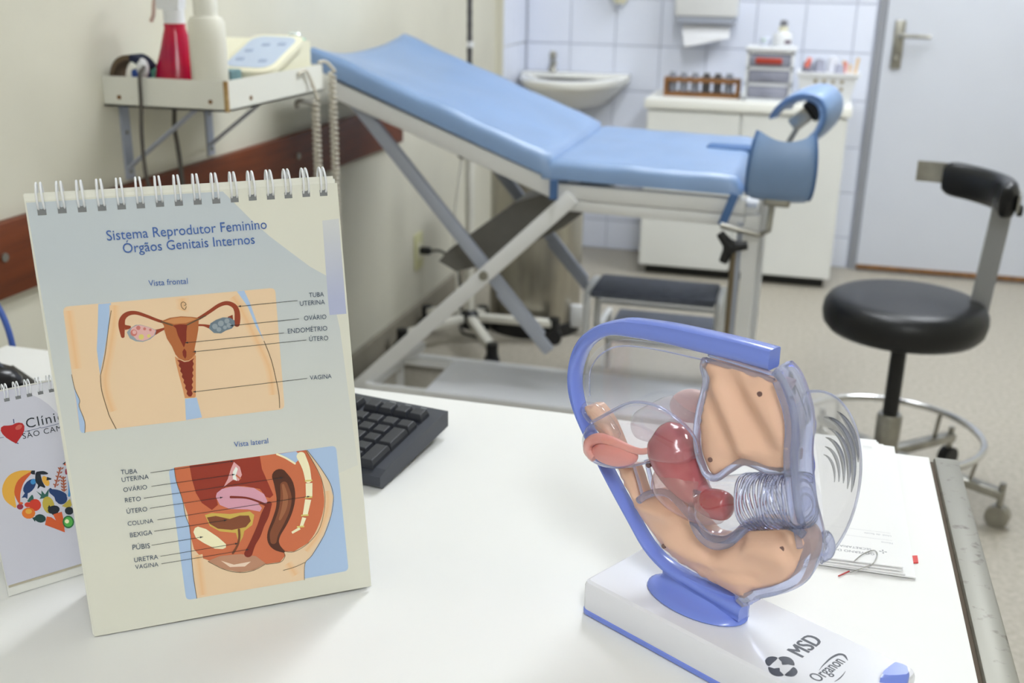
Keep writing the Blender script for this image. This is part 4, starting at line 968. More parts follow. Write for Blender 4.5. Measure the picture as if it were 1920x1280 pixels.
# ------------------------------------------------------------------ bin, step, lamp, outlet
t = thing('steel_bin', 'dented cylindrical steel pedal bin behind the couch', 'bin', (-.91, 3.68, 0))
M_bin = mat('dull_steel', (172, 167, 154), .3, metal=.85, noise=.16, nscale=9, stretch=(3, 3, .6))
MB().lathe((-.91, 3.68, 0), [(.166, .045), (.168, .05), (.168, .60), (.16, .612)], 36).build('bin_body', M_bin, t, smooth=True)
MB().lathe((-.91, 3.68, 0), [(.172, 0), (.174, .004), (.174, .045), (.166, .05)], 36).build('base_ring', M_black, t, smooth=True)
MB().lathe((-.91, 3.68, 0), [(.172, .612), (.172, .63), (.15, .655), (.08, .675), (.0, .68)], 36).build('lid', M_bin, t, smooth=True)
MB().rbox(-.76, -.70, 3.60, 3.625, .03, .115, .008, 2).build('pedal', M_white, t, smooth=True)
t = thing('step_stool', 'two-tread step stool with grey rubber treads and white tube frame', 'step', (-.39, 2.98, 0))
ZS = .385
MB().rbox(-.553, -.2, 2.9, 3.09, ZS - .02, ZS, .004, 2).build('tread', M_grey, t, smooth=True)
MB().rbox(-.53, -.2, 3.08, 3.3, .195, .215, .004, 2).build('tread', M_grey, t, smooth=True)
for x in (-.565, -.188):
    MB().tube(smooth2([(x, 2.91, 0), (x, 2.91, .3), (x, 2.925, ZS - .012), (x, 3.07, ZS - .012), (x, 3.09, .3), (x, 3.1, .21), (x, 3.29, .205), (x, 3.31, .17), (x, 3.31, 0)], 4), .011, 10).build('side_frame', M_white, t, smooth=True)
for y, z in ((2.91, .25), (3.31, .1), (3.085, .3)):
    MB().tube([(-.565, y, z), (-.188, y, z)], .008, 8).build('brace', M_white, t, smooth=True)

LX, LY = -1.082, 3.42
t = thing('examination_lamp', 'white floor lamp with flexible neck on a five-arm castered base', 'lamp', (LX, LY, 0))
MB().lathe((LX, LY, 0), [(.016, .08), (.016, .70), (.02, .702), (.02, .74), (.012, .745)], 16).build('pole', M_whiteb, t, smooth=True)
MB().lathe((LX, LY, 0), [(.03, .055), (.034, .07), (.034, .105), (.02, .12)], 16).build('hub', M_black, t, smooth=True)
MB().cyl((LX - .02, LY - .03, .67), .016, .02, 12, axis='y').build('clamp_knob', M_black, t, smooth=True)
nk = MB()
pts = [(LX - .002, LY, .74 + i * .02) for i in range(36)] + [(LX + .02 * i + .004 * i * i, LY - .01 * i, 1.45 + .016 * i - .0035 * i * i) for i in range(1, 7)]
nk.tube(pts, [.0085 + (.0012 if i % 2 else 0) for i in range(len(pts))], 10).build('flexible_neck', mat('neck_steel', (92, 90, 92), .4, metal=.6), t, smooth=True)
MB().lathe((LX, LY, 0), [(.0125, 1.012), (.0125, 1.03)], 12).build('neck_sleeve', M_white, t, smooth=True)
MB().lathe((0, 0, 0), [(.02, .06), (.03, .05), (.06, .0), (.058, -.002), (.028, .045)], 18).xform(Matrix.Translation((LX + .27, LY - .065, 1.40)) @ Matrix.Rotation(radians(-35), 4, 'Y')).build('lamp_shade', M_white, t, smooth=True)
for i in range(5):
    a = radians(-58 + 72 * i)
    d = Vector((cos(a), sin(a), 0)); p = Vector((LX, LY, 0)); R_ = (.3, .3, .13, .2, .27)[i]
    lg = MB().bar(p + d * .03 + Vector((0, 0, .092)), p + d * R_ + Vector((0, 0, .075)), .032, .026, r=.004).build('base_arm', M_whiteb, t, smooth=True)
    q = p + d * R_
    MB().cyl((q + Vector((0, 0, .045)))[:], .02, .05, 12).build('caster_housing', M_black, lg, smooth=True)
    sd = Vector((-d.y, d.x, 0))
    MB().add(*(lambda o: (o.v, o.f))(MB().tube([q - sd * .02 + Vector((0, 0, .027)), q + sd * .02 + Vector((0, 0, .027))], .027, 16))).build('caster_wheel', M_black, lg, smooth=True)
cb = MB().tube(smooth2([(LX - .02, LY - .02, .66), (LX - .04, LY - .03, .5), (LX - .045, LY - .03, .38), (LX - .04, LY - .02, .2), (LX - .06, LY, .06)], 6), .005, 8).build('lamp_cord', M_whiteb, t, smooth=True)
t = thing('wall_socket', 'cream wall socket on the left wall above the skirting', 'socket', (XL, 3.56, .28))
MB().rbox(XL, XL + .008, 3.52, 3.60, .212, .345, .003, 2).build('face_plate', mat('socket_cream', (206, 204, 160), .5), t, smooth=True)
MB().box(XL + .008, XL + .0095, 3.54, 3.58, .25, .31).build('socket_insert', M_cream, t)
t = thing('plugged_cable', 'black plug and cord running from the wall socket to the floor', 'cord', (XL + .01, 3.56, .28))
MB().rbox(XL + .01, XL + .05, 3.548, 3.572, .268, .294, .005, 2).build('plug', M_black, t, smooth=True)
MB().tube(smooth2([(XL + .05, 3.56, .281), (XL + .09, 3.565, .282), (XL + .14, 3.57, .24), (XL + .165, 3.56, .15), (XL + .17, 3.54, .05), (XL + .19, 3.5, .007), (XL + .26, 3.46, .007)], 6), .005, 8).build('cord', M_black, t, smooth=True)

# ------------------------------------------------------------------ wall shelf and its contents
t = thing('wall_tray_shelf', 'chipped white metal tray shelf on brackets on the left wall', 'shelf', (-1.19, 2.04, .985))
SX0, SX1, SY0, SY1, SZ0, SZ1 = XL, -1.057, 1.828, 2.25, .988, 1.045
M_shelf = mat('chipped_enamel', (228, 228, 220), .5, noise=.5, nscale=12, c2=(168, 128, 70))
cr = M_shelf.node_tree.nodes['Color Ramp'].color_ramp
cr.elements[0].position = .26; cr.elements[1].position = .32
MB().box(SX0, SX1, SY0, SY1, SZ0, SZ0 + .004).build('tray_floor', M_shelf, t)
MB().box(SX0, SX1, SY0, SY0 + .004, SZ0, SZ1).build('tray_side', M_shelf, t)
MB().box(SX1 - .004, SX1, SY0 + .004, SY1, SZ0, SZ1).build('tray_side', M_shelf, t)
MB().box(SX0, SX1 - .004, SY1 - .004, SY1, SZ0, SZ1).build('tray_side', M_shelf, t)
for x, y, ax in ((SX0 + .035, SY0 - .002, 'y'), (SX1 - .035, SY0 - .002, 'y'), (SX1 - .001, SY0 + .09, 'x'), (SX1 - .001, SY1 - .06, 'x')):
    MB().cyl((x, y, SZ0 + .018), .004, .003, 10, axis=ax).build('screw', M_rust, t, smooth=True)
MB().box(SX1 - .006, SX1 + .001, SY0 - .001, SY0 + .006, SZ0, SZ1).build('rusty_corner', mat('rusty_edge', (196, 170, 120), .8, noise=.5, nscale=50, c2=(140, 100, 50)), t)
for y in (1.885, 2.2):
    br = MB().box(XL, XL + .004, y - .014, y + .014, .835, SZ0).box(XL, -1.12, y - .014, y + .014, SZ0 - .004, SZ0).build('bracket', M_bracket, t)
    MB().bar((XL + .004, y, .86), (-1.16, y, SZ0 - .006), .022, .004, up=(0, 0, 1)).build('bracket_strut', M_bracket, br)
    for z in (.85, .93):
        MB().cyl((XL + .003, y, z), .004, .004, 10, axis='x').build('screw', M_steel, br, smooth=True)
TF = SZ0 + .0045
# red spray bottle
SBX, SBY = -1.204, 1.905
t = thing('spray_bottle', 'conical red spray bottle with white trigger head on the tray shelf', 'bottle', (SBX, SBY, TF))
M_red = mat('red_liquid_plastic', (206, 20, 50), .2, noise=.3, nscale=14, c2=(160, 14, 66))
MB().lathe((SBX, SBY, TF), [(.0, 0), (.048, .0), (.0505, .006), (.049, .03), (.041, .07), (.03, .105), (.0235, .13), (.0205, .14), (.0205, .15), (.0, .151)], 26).build('bottle_body', M_red, t, smooth=True)
MB().lathe((SBX, SBY, TF), [(.02, .15), (.02, .175), (.014, .178), (.0, .178)], 20).build('screw_collar', M_pl, t, smooth=True)
MB().prism([(SBX - .028, TF + .176), (SBX + .018, TF + .176), (SBX + .022, TF + .20), (SBX + .03, TF + .215), (SBX - .02, TF + .225), (SBX - .055, TF + .215), (SBX - .055, TF + .2), (SBX - .03, TF + .196)], 'y', SBY - .013, SBY + .013).build('spray_head', M_pl, t)
MB().tube(smooth2([(SBX - .035, SBY, TF + .2), (SBX - .042, SBY, TF + .185), (SBX - .045, SBY, TF + .165), (SBX - .052, SBY, TF + .152)], 4), .004, 8).build('trigger', mat('trigger_pink', (216, 190, 180), .5), t, smooth=True)
MB().lathe((SBX, SBY, TF), [(.0285, .107), (.0255, .118)], 6, a0=radians(195), a1=radians(235)).build('bottle_label', M_pl, t)
# white bottle
WX, WY = -1.113, 1.868
t = thing('white_bottle', 'tall plain white plastic bottle at the corner of the tray shelf', 'bottle', (WX, WY, TF))
MB().lathe((WX, WY, TF), [(.0, 0), (.033, 0), (.035, .004), (.0345, .13), (.034, .155), (.029, .165), (.02, .168), (.0, .168)], 26).build('bottle_body', mat('bone_plastic', (228, 226, 214), .4), t, smooth=True)
MB().lathe((WX, WY, TF), [(.022, .168), (.0225, .178), (.0225, .2), (.019, .21), (.0, .211)], 20).build('cap', mat('bone_plastic2', (232, 231, 222), .45), t, smooth=True)
# cream monitor device
t = thing('fetal_monitor', 'cream medical monitor with pale blue sloping keypad on the tray shelf', 'monitor', (-1.17, 2.13, TF))
MB().prism([(2.035, TF), (2.235, TF), (2.235, 1.095), (2.2, 1.1), (2.035, 1.04)], 'x', -1.318, -1.078).build('housing', M_cream, t)
rp = []
for cx_, cy_, a in ((.2, .84, 0), (.2, .16, 1), (.8, .16, 2), (.8, .84, 3)):
    pass
def slope(x, y, lift=.0):
    f_ = (y - 2.035) / .165
    return (x, y, 1.04 + .06 * f_ + lift)
def rr(x0, x1, y0, y1, r, n=4):
    o = []
    for cx_, cy_, a0 in ((x1 - r, y1 - r, 0), (x0 + r, y1 - r, 90), (x0 + r, y0 + r, 180), (x1 - r, y0 + r, 270)):
        for i in range(n + 1):
            a = radians(a0 + 90 * i / n); o.append((cx_ + r * cos(a), cy_ + r * sin(a)))
    return o
MB().loft([[slope(x, y, -.004) for x, y in rr(-1.2, -1.068, 2.03, 2.205, .03)], [slope(x, y, .006) for x, y in rr(-1.2, -1.068, 2.03, 2.205, .03)], [slope(x, y, .008) for x, y in rr(-1.195, -1.073, 2.035, 2.2, .028)]]).build('keypad_frame', M_cream, t, smooth=True)
kp = MB().loft([[slope(x, y, .007) for x, y in rr(-1.187, -1.081, 2.045, 2.19, .025)], [slope(x, y, .0088) for x, y in rr(-1.187, -1.081, 2.045, 2.19, .025)]]).build('keypad', mat('keypad_blue', (186, 200, 220), .4), t)
for x, y in ((-1.165, 2.08), (-1.11, 2.075), (-1.14, 2.15), (-1.105, 2.155), (-1.165, 2.12)):
    MB().loft([[slope(a, b, .0088) for a, b in rr(x - .01, x + .01, y - .006, y + .006, .004, 2)], [slope(a, b, .0096) for a, b in rr(x - .01, x + .01, y - .006, y + .006, .004, 2)]]).build('key', mat('key_blue', (156, 172, 200), .5), kp)
t = thing('foil_pack', 'small silver and mint foil pack on top of the monitor', 'pack', (-1.11, 2.22, 1.1))
MB().ell((-1.105, 2.215, 1.108), .016, .012, .008).build('foil', mat('foil', (225, 235, 235), .2, metal=.6), t, smooth=True)
MB().rbox(-1.13, -1.085, 2.2, 2.23, 1.0965, 1.1015, .002, 1).build('mint_card', mat('mint', (150, 214, 190), .5), t)
for i, (x0, x1, c, lb) in enumerate(((-1.308, -1.262, (110, 186, 170), 'mint green box left of the red spray bottle on the tray shelf'), (-1.2, -1.13, (112, 146, 152), 'teal grey box between the spray bottle and white bottle'))):
    o = MB().rbox(x0, x1, (1.93, 1.975)[i], (1.97, 2.02)[i], TF, TF + .062 - .004 * i, .003, 2).build('glove_box', mat('box%d' % i, c, .6, noise=.15, nscale=30), None)
    tag(o, lb, 'box', 'boxes on the tray shelf')
t = thing('cuff_roll', 'rolled brown and navy pressure cuff at the wall end of the tray', 'cuff', (-1.28, 1.87, TF))
def halfarc(cx_, cz, r0, r1, a0, a1, y0, y1, n=10):
    lo = []
    for i in range(n + 1):
        a = radians(a0 + (a1 - a0) * i / n)
        lo.append([(cx_ + r * cos(a), y, cz + r * sin(a) * 1.1) for r, y in ((r0, y0), (r1, y0), (r1, y1), (r0, y1))])
    return MB().loft(lo)
halfarc(-1.277, 1.038, .033, .042, 84, 184, 1.845, 1.885).build('brown_band', mat('cuff_brown', (104, 88, 70), .8), t, smooth=True)
halfarc(-1.275, 1.038, .032, .043, 30, 84, 1.845, 1.885).build('navy_band', mat('cuff_navy', (30, 38, 66), .8), t, smooth=True)
MB().rbox(-1.315, -1.245, 1.84, 1.888, TF, 1.036, .006, 2).build('folded_cloth', mat('cuff_tan', (190, 182, 164), .8), t, smooth=True)
MB().rbox(-1.272, -1.25, 1.845, 1.885, 1.0365, 1.058, .005, 2).build('blue_pad', mat('cuff_blue', (46, 76, 150), .7), t, smooth=True)
MB().ell((-1.248, 1.852, 1.06), .012, .011, .019).build('white_bulb', M_pl, t, smooth=True)
o = MB().tube(smooth2([(-1.236, 1.838, 1.064), (-1.235, 1.832, 1.06), (-1.236, 1.822, 1.05), (-1.236, 1.818, 1.0), (-1.242, 1.818, .93), (-1.242, 1.82, .86), (-1.235, 1.83, .80), (-1.225, 1.845, .72), (-1.22, 1.86, .5), (-1.24, 1.88, .2), (-1.26, 1.9, .02), (-1.27, 2.0, .006)], 6), .004, 8).build('monitor_cable', mat('cable_grey', (88, 84, 80), .6), None, smooth=True)
tag(o, 'grey cable looping over the front of the tray shelf', 'cable')
o = MB().tube(smooth2([(-1.29, 2.02, .985), (-1.285, 2.0, .93), (-1.275, 1.99, .89), (-1.272, 1.99, .84), (-1.27, 1.99, .70), (-1.275, 2.0, .4), (-1.28, 2.02, .02), (-1.28, 2.12, .007)], 6), .005, 8).build('power_cable', mat('cable_grey', (88, 84, 80), .6), None, smooth=True)
tag(o, 'grey cable hanging below the tray shelf along the wall', 'cable')
M_cord = mat('cord_cream', (206, 200, 186), .5)
for i, (x, y, z0, z1) in enumerate(((-1.05, 2.19, .975, .46), (-1.045, 2.265, 1.03, .50))):
    pts = []
    nT = 46
    for k in range(nT * 8 + 1):
        a = 2 * pi * k / 8
        pts.append((x + .0075 * cos(a) + .003 * i, y + .0075 * sin(a), z0 + (z1 - z0) * k / (nT * 8)))
    tc_ = thing('coiled_cord', ['coiled cream cord hanging from the outer side of the tray', 'coiled cream cord hanging at the far end of the tray, beside the couch'][i], 'cord', (x, y, z0), 'coiled cords under the tray')
    MB().tube(pts, .0032, 6).build('coil', M_cord, tc_, smooth=True)
    if i == 0:
        MB().tube(smooth2([(-1.0525, 2.12, 1.035), (-1.051, 2.15, 1.04), (-1.0495, 2.17, 1.02), (x + .0075, y, z0)], 5), .0035, 6).build('cord_lead', M_cord, tc_, smooth=True)
        MB().tube(smooth2([(-1.10, 2.2, .955), (-1.08, 2.17, .972), (x + .003, y, z0 - .01)], 5), .0055, 8).build('plug_lead', mat('plug_grey', (150, 148, 142), .5), tc_, smooth=True)
    else:
        MB().tube(smooth2([(-1.06, 2.235, 1.05), (-1.05, 2.255, 1.05), (x + .0105, y, z0)], 5), .0035, 6).build('cord_lead', M_cord, tc_, smooth=True)
# ------------------------------------------------------------------ printed sheets
PC = dict(skin=(234, 205, 170), sky=(172, 196, 228), line=(96, 80, 60), glow=(238, 188, 130), tube=(150, 62, 36), grey=(150, 160, 168), slate=(112, 128, 140), pink=(226, 178, 174), rose=(205, 120, 110),
          yellow=(222, 206, 120), wall=(178, 104, 58), rim=(206, 140, 88), dark=(128, 42, 26), canal=(212, 146, 98), arrow=(48, 48, 52), flesh=(206, 112, 74), deep=(150, 52, 34), cream=(246, 238, 200),
          rose2=(226, 168, 170), white=(240, 244, 236), mauve=(218, 160, 178), umber=(84, 42, 26), brown=(132, 74, 46), flesh2=(160, 100, 66), yellow2=(206, 176, 84), umber2=(124, 70, 44), lip=(190, 140, 112), lip2=(238, 212, 190),
          glow1=(235, 202, 164), glow2=(235, 199, 158), glow3=(235, 195, 151), glow4=(234, 191, 144), title=(62, 100, 170), label=(70, 84, 104), banana=(228, 172, 70), carrot=(208, 92, 48), black=(30, 38, 48), navy=(36, 62, 110), blue2=(64, 140, 200), brick=(168, 92, 64), leaf=(52, 98, 88), red=(206, 62, 44), olive=(190, 170, 70),
          orange=(224, 120, 48), pine=(34, 68, 66), green=(40, 110, 62), lime=(90, 178, 80), cherry=(150, 50, 70), heart=(180, 38, 40), rim2=(204, 96, 84))
def ink(k):
    m = mat('ink_' + k, PC[k], .45)
    if k in ('swoosh', 'tab') and 'grad' not in m:
        # printed tint that fades into the page colour along the sheet
        m['grad'] = 1
        nt = m.node_tree
        tc = nt.nodes.new('ShaderNodeTexCoord'); sp = nt.nodes.new('ShaderNodeSeparateXYZ')
        mr = nt.nodes.new('ShaderNodeMapRange'); mx = nt.nodes.new('ShaderNodeMix'); mx.data_type = 'RGBA'
        nt.links.new(tc.outputs['Object'], sp.inputs[0]); nt.links.new(sp.outputs['Y'], mr.inputs['Value'])
        lo, hi = ((.06, .30) if k == 'swoosh' else (.315, .25))
        mr.inputs['From Min'].default_value = lo; mr.inputs['From Max'].default_value = hi
        mx.inputs['A'].default_value = rgb((220, 219, 206) if k == 'swoosh' else (208, 210, 210)); mx.inputs['B'].default_value = rgb(PC[k])
        nt.links.new(mr.outputs[0], mx.inputs['Factor']); nt.links.new(mx.outputs['Result'], nt.nodes['Principled BSDF'].inputs['Base Color'])
    return m
def print_part(name, items, parent, shear, z0=.00008, dz=.000009):
    # items: list of (rank, colour, verts2d, faces)
    keys = sorted({i[1] for i in items})
    b = MB()
    for rank, col, vs, fs in items:
        b.cur = keys.index(col)
        z = z0 + dz * rank
        b.add([(x * .001 + y * .001 * shear, y * .001, z) for x, y in vs], fs)
    return b.build(name, [ink(k) for k in keys], parent, world=False, weld=False)
def text_items(entries, rank=70, bold=0.0):
    out = []
    for col, s, a, b_ in entries:
        a = Vector(a); b_ = Vector(b_); d = b_ - a
        vs, fs = text_mesh(s, width=d.length)
        vs = [(x, y * 1.12) for x, y in vs]
        e = d.normalized(); n = Vector((-e.y, e.x))
        out.append((rank, col, [tuple(a + e * x + n * y) for x, y in vs], fs))
    return out
def stroke_items(strokes, panel, ranks):
    out = []
    for p, col, pts, w in strokes:
        if p != panel:
            continue
        if col == 'glow':
            for k_, (f_, g_) in enumerate(((2.4, 'glow1'), (1.7, 'glow2'), (1.0, 'glow3'), (.45, 'glow4'))):
                vs, fs = ribbon(pts, w * f_ if not isinstance(w, list) else [x * f_ for x in w])
                out.append((ranks(col) + .2 * k_, g_, vs, fs))
            continue
        vs, fs = ribbon(pts, w)
        rk = ranks(col)
        out.append((rk, col, vs, fs))
        if len(pts) > 2 and col not in ('line', 'arrow'):
            for p_, w_ in ((pts[0], w[0] if isinstance(w, list) else w), (pts[-1], w[-1] if isinstance(w, list) else w)):
                if w_ > 1.2:
                    out.append((rk + .4, col, [(p_[0] + w_ / 2 * cos(2 * pi * k / 16), p_[1] + w_ / 2 * sin(2 * pi * k / 16)) for k in range(16)], [tuple(range(16))]))
        if col == 'arrow':
            a, b_ = Vector(pts[-2]), Vector(pts[-1]); e = (b_ - a).normalized(); n = Vector((-e.y, e.x))
            out.append((ranks(col) + 1, col, [tuple(b_), tuple(b_ - e * 2.2 + n * .8), tuple(b_ - e * 2.2 - n * .8)], [(0, 1, 2)]))
    return out
def fill_items(fills, panel, ranks):
    out = []; k = 0
    for p, col, pts in fills:
        if p != panel:
            continue
        out.append((ranks(k), col, pts, [tuple(range(len(pts)))])); k += 1
    return out
def frame(o, X, Y0, loc):
    N = X.cross(Y0).normalized(); Y = N.cross(X).normalized(); X = X.normalized()
    o.matrix_world = Matrix(((X.x, Y.x, N.x, loc[0]), (X.y, Y.y, N.y, loc[1]), (X.z, Y.z, N.z, loc[2]), (0, 0, 0, 1)))
    return X.dot(Y0.normalized())
def sheet(s0, s1, t0, t1, z0, z1, shear):
    return MB().loft([[(s0 + t0 * shear, t0, z), (s1 + t0 * shear, t0, z), (s1 + t1 * shear, t1, z), (s0 + t1 * shear, t1, z)] for z in (z0, z1)])
# ------------------------------------------------------------------ flip chart
t = thing('flip_chart', 'large ring-bound desk flip chart showing two anatomy diagrams', 'flip chart')
SH = frame(t, Vector((.8179, .5753, .0103)), Vector((-.0812, .0652, .9946)), (-.4986, .6035, .7512))
ORIG[t.name] = (0, 0, 0)
PW, PH = .2209, .3412
M_page = mat('page_cream', (220, 219, 206), .55)
page = sheet(0, PW, 0, PH, -.0003, 0, SH).build('front_page', M_page, t, world=False)
for i, (dx, dt, z) in enumerate(((-.0006, .0024, -.0009), (-.0012, .0046, -.0022), (-.0008, .0052, -.0034))):
    sheet(dx, PW - .0014 + dx, .001, PH + dt, z - .0004, z, SH).build('page', mat('page_cream2', (232, 231, 220), .6), t, world=False)
bd = sheet(-.0004, PW - .001, -.0005, PH + .003, -.0062, -.0042, SH).build('front_board', mat('board_white', (222, 222, 216), .6), t, world=False)
rb = MB()
tz, tb = -.008, -.072
rb.loft([[(0 + PH * SH, PH + .002, tz), (PW + PH * SH, PH + .002, tz), (PW, .0075, tb), (0, .0075, tb)], [(0 + PH * SH, PH + .002, tz - .002), (PW + PH * SH, PH + .002, tz - .002), (PW, .0075, tb - .002), (0, .0075, tb - .002)]])
rb.build('rear_board', MATS['board_white'], t, world=False)
b = MB(); b.loft([[(0, .002, -.006), (PW, .002, -.006), (PW, .0085, -.072), (0, .0085, -.072)], [(0, .0035, -.006), (PW, .0035, -.006), (PW, .010, -.072), (0, .010, -.072)]]).build('base_board', MATS['board_white'], t, world=False)
PC['swoosh'] = (192, 200, 206); PC['tab'] = (178, 184, 212); PC['hole'] = (128, 130, 132); PC['panelrim'] = (246, 238, 218)
print_part('page_tint', [(0, 'swoosh', PAGE_SWOOSH, [tuple(range(len(PAGE_SWOOSH)))]), (1, 'tab', PAGE_TAB, [tuple(range(len(PAGE_TAB)))])], page, SH, z0=.00002)
for e_ in PRINT_TEXT:
    print_part('lettering', text_items([e_]), page, SH)
fr = lambda k: k if k < 5 else k + 12
sr = lambda c: 5 if c == 'glow' else (8 if c == 'tube' else 64)
print_part('frontal_diagram', fill_items(PRINT_FILLS, 'frontal', fr) + stroke_items(PRINT_STROKES, 'frontal', sr), page, SH)
cnt = [0]
def lr_(c):
    cnt[0] += 1
    return {'glow': 3.5, 'arrow': 75, 'line': 70}.get(c, 30 + cnt[0])
print_part('lateral_diagram', fill_items(PRINT_FILLS, 'lateral', lambda k: k) + stroke_items(PRINT_STROKES, 'lateral', lr_), page, SH)
M_wire = mat('white_wire', (232, 234, 238), .35)
M_hole = mat('hole_grey', (122, 124, 126), .7)
for i, (s, tt) in enumerate(PAGE_HOLES):
    s, tt = s * .001, tt * .001
    rg = MB()
    for dx in (-.0019, .0019):
        pts = []
        for k in range(22):
            a = radians(-108 - 300 * k / 21)
            yy = .3438 + .0096 * sin(a) + .0; zz = -.0034 + .0082 * cos(a) * -1
            # start in the front hole, rise in front of the page, go over the top, end in the back hole
            pts.append((s + dx * (1 - .25 * max(0, sin(a))) + yy * SH, yy, -.0034 - .0082 * cos(a) * 1))
        rg.tube(pts, .00078, 8)
    rg.build('binding_ring', M_wire, t, smooth=True, world=False)
    x = s + tt * SH
    MB().add([(x - .0029, tt - .0032, .00012), (x + .0029, tt - .0032, .00012), (x + .0029, tt + .0012, .00012), (x + .0016, tt + .0022, .00012), (x + .0006, tt + .0012, .00012), (x - .0006, tt + .0012, .00012), (x - .0016, tt + .0022, .00012), (x - .0029, tt + .0012, .00012)], [tuple(range(8))]).build('punch_hole', M_hole, page, world=False)

# ------------------------------------------------------------------ small desk calendar
t = thing('desk_calendar', 'smaller ring-bound desk calendar with a heart of fruit and vegetables', 'calendar')
th_, ph_ = radians(53), radians(15)
e_ = Vector((cos(th_), sin(th_), 0)); nb = Vector((-e_.y, e_.x, 0))
up_ = Vector((0, 0, 1)) * cos(ph_) + nb * sin(ph_)
frame(t, e_, up_, (-.6018, .6329, .7605)); ORIG[t.name] = (0, 0, 0)
CW, CH = .148, .160
M_card = mat('card_lavender', (204, 204, 216), .5)
page = sheet(0, CW, 0, CH, -.0003, 0, 0).build('front_page', M_card, t, world=False)
sheet(.001, CW - .001, -.002, CH, -.0016, -.0008, 0).build('page', mat('page_edge_tan', (190, 182, 160), .7), t, world=False)
sheet(-.0005, CW, -.0095, CH + .001, -.0038, -.002, 0).build('front_board', MATS['board_white'], t, world=False)
MB().loft([[(0, CH, -.006), (CW, CH, -.006), (CW, .012, -.078), (0, .012, -.078)], [(0, CH, -.0075), (CW, CH, -.0075), (CW, .012, -.0795), (0, .012, -.0795)]]).build('rear_board', MATS['board_white'], t, world=False)
PC['corner'] = (224, 224, 230)
cc = CARD_CORNER[:-1] + [(148, 118), (148, 159.5), (46, 159.5)]
print_part('page_tint', [(0, 'corner', cc, [tuple(range(len(cc)))])], page, 0, z0=.00003)
foods = fill_items(CARD_FILLS, 'food', lambda k: k * .5) + stroke_items(CARD_STROKES, 'food', lambda c: {'banana': -1, 'carrot': -.5, 'navy': 3, 'black': 12}.get(c, 13))
# the part of the heart hidden from here: more printed fruit
for k, (cx_, cy_, r_, c) in enumerate(((72, 60, 5, 'orange'), (80, 68, 6, 'red'), (88, 76, 5, 'leaf'), (84, 86, 6, 'banana'), (76, 82, 5, 'cherry'), (92, 86, 4, 'lime'), (70, 72, 4, 'navy'))):
    foods.append((20 + k, c, [(cx_ + r_ * cos(2 * pi * i / 14), cy_ + r_ * .8 * sin(2 * pi * i / 14)) for i in range(14)], [tuple(range(14))]))
print_part('fruit_heart_print', foods, page, 0, z0=.00012)
logo = fill_items(CARD_FILLS, 'logo', lambda k: k) + stroke_items(CARD_STROKES, 'logo', lambda c: 5)
# serif lettering
def serif_text(s, a, b_, cap):
    vs, fs = text_mesh(s, width=(Vector(b_) - Vector(a)).length, spacing=1.12)
    h = max(v[1] for v in vs if v[1] > 0)
    return [(6, 'black', [(a[0] + x, a[1] + y) for x, y in vs], fs)]
logo += serif_text('Clínica', CARD_TEXT[0][1], (CARD_TEXT[0][1][0] + 35.5, CARD_TEXT[0][1][1]), 6)
logo += serif_text('SÃO CAMILO', CARD_TEXT[1][1], (CARD_TEXT[1][1][0] + 43.5, CARD_TEXT[1][1][1]), 4)
print_part('clinic_logo', logo, page, 0)
for k in range(15):
    s = .01046 + .00887 * k
    rg = MB()
    for dx in (-.0013, .0013):
        pts = [(s + dx, .1592 + .0062 * sin(radians(-115 - 300 * j / 18)), -.002 - .0048 * cos(radians(-115 - 300 * j / 18))) for j in range(19)]
        rg.tube(pts, .0005, 6)
    rg.build('binding_ring', M_wire, t, smooth=True, world=False)
    MB().add([(s - .0021, .1508, .0001), (s + .0021, .1508, .0001), (s + .0021, .1536, .0001), (s - .0021, .1536, .0001)], [(0, 1, 2, 3)]).build('punch_hole', M_hole, page, world=False)

# ------------------------------------------------------------------ keyboard, mouse, monitor foot, cable
KR = radians(-8.5)
t = thing('keyboard', 'dark grey computer keyboard behind the flip chart', 'keyboard', (-.357, 1.05, .7508), rot=(0, 0, KR))
M_kb = mat('keyboard_case', (62, 65, 74), .45)
M_key = mat('keycap', (48, 50, 57), .4)
KW, KD = .44, .15
MB().prism([(-KD, .004), (-KD + .004, .0), (0, .012), (0, .03), (-.004, .032), (-KD + .012, .018), (-KD, .014)], 'x', -KW, 0).build('case', M_kb, t, world=False)
MB().rbox(-.09, -.02, -.02, -.008, 0, .0125, .002, 1).build('rear_foot', M_kb, t, world=False)
MB().rbox(-.42, -.35, -.02, -.008, 0, .0125, .002, 1).build('rear_foot', M_kb, t, world=False)
keycache = {}
def key(x, y, w, d):
    k = (round(w, 4), round(d, 4))
    if k not in keycache:
        b = MB()
        def rl_(i, z):
            return [(i, i, z), (w - i, i, z), (w - i, d - i, z), (i, d - i, z)]
        b.loft([rl_(.0004, 0), rl_(.0008, .004), rl_(.0026, .0085), rl_(.0034, .009)])
        keycache[k] = b.mesh('key', M_key)
    o = bpy.data.objects.new('key', keycache[k]); COL.objects.link(o)
    z = .0185 + (y + KD - .012) * (.014 / (KD - .016)) - .0005
    o.location = (x, y, z); o.rotation_euler = (atan2(.014, KD - .016), 0, 0); o.parent = t
P_ = .0188
rowsy = [-.143 + P_ * r for r in range(5)] + [-.143 + P_ * 5 + .009]
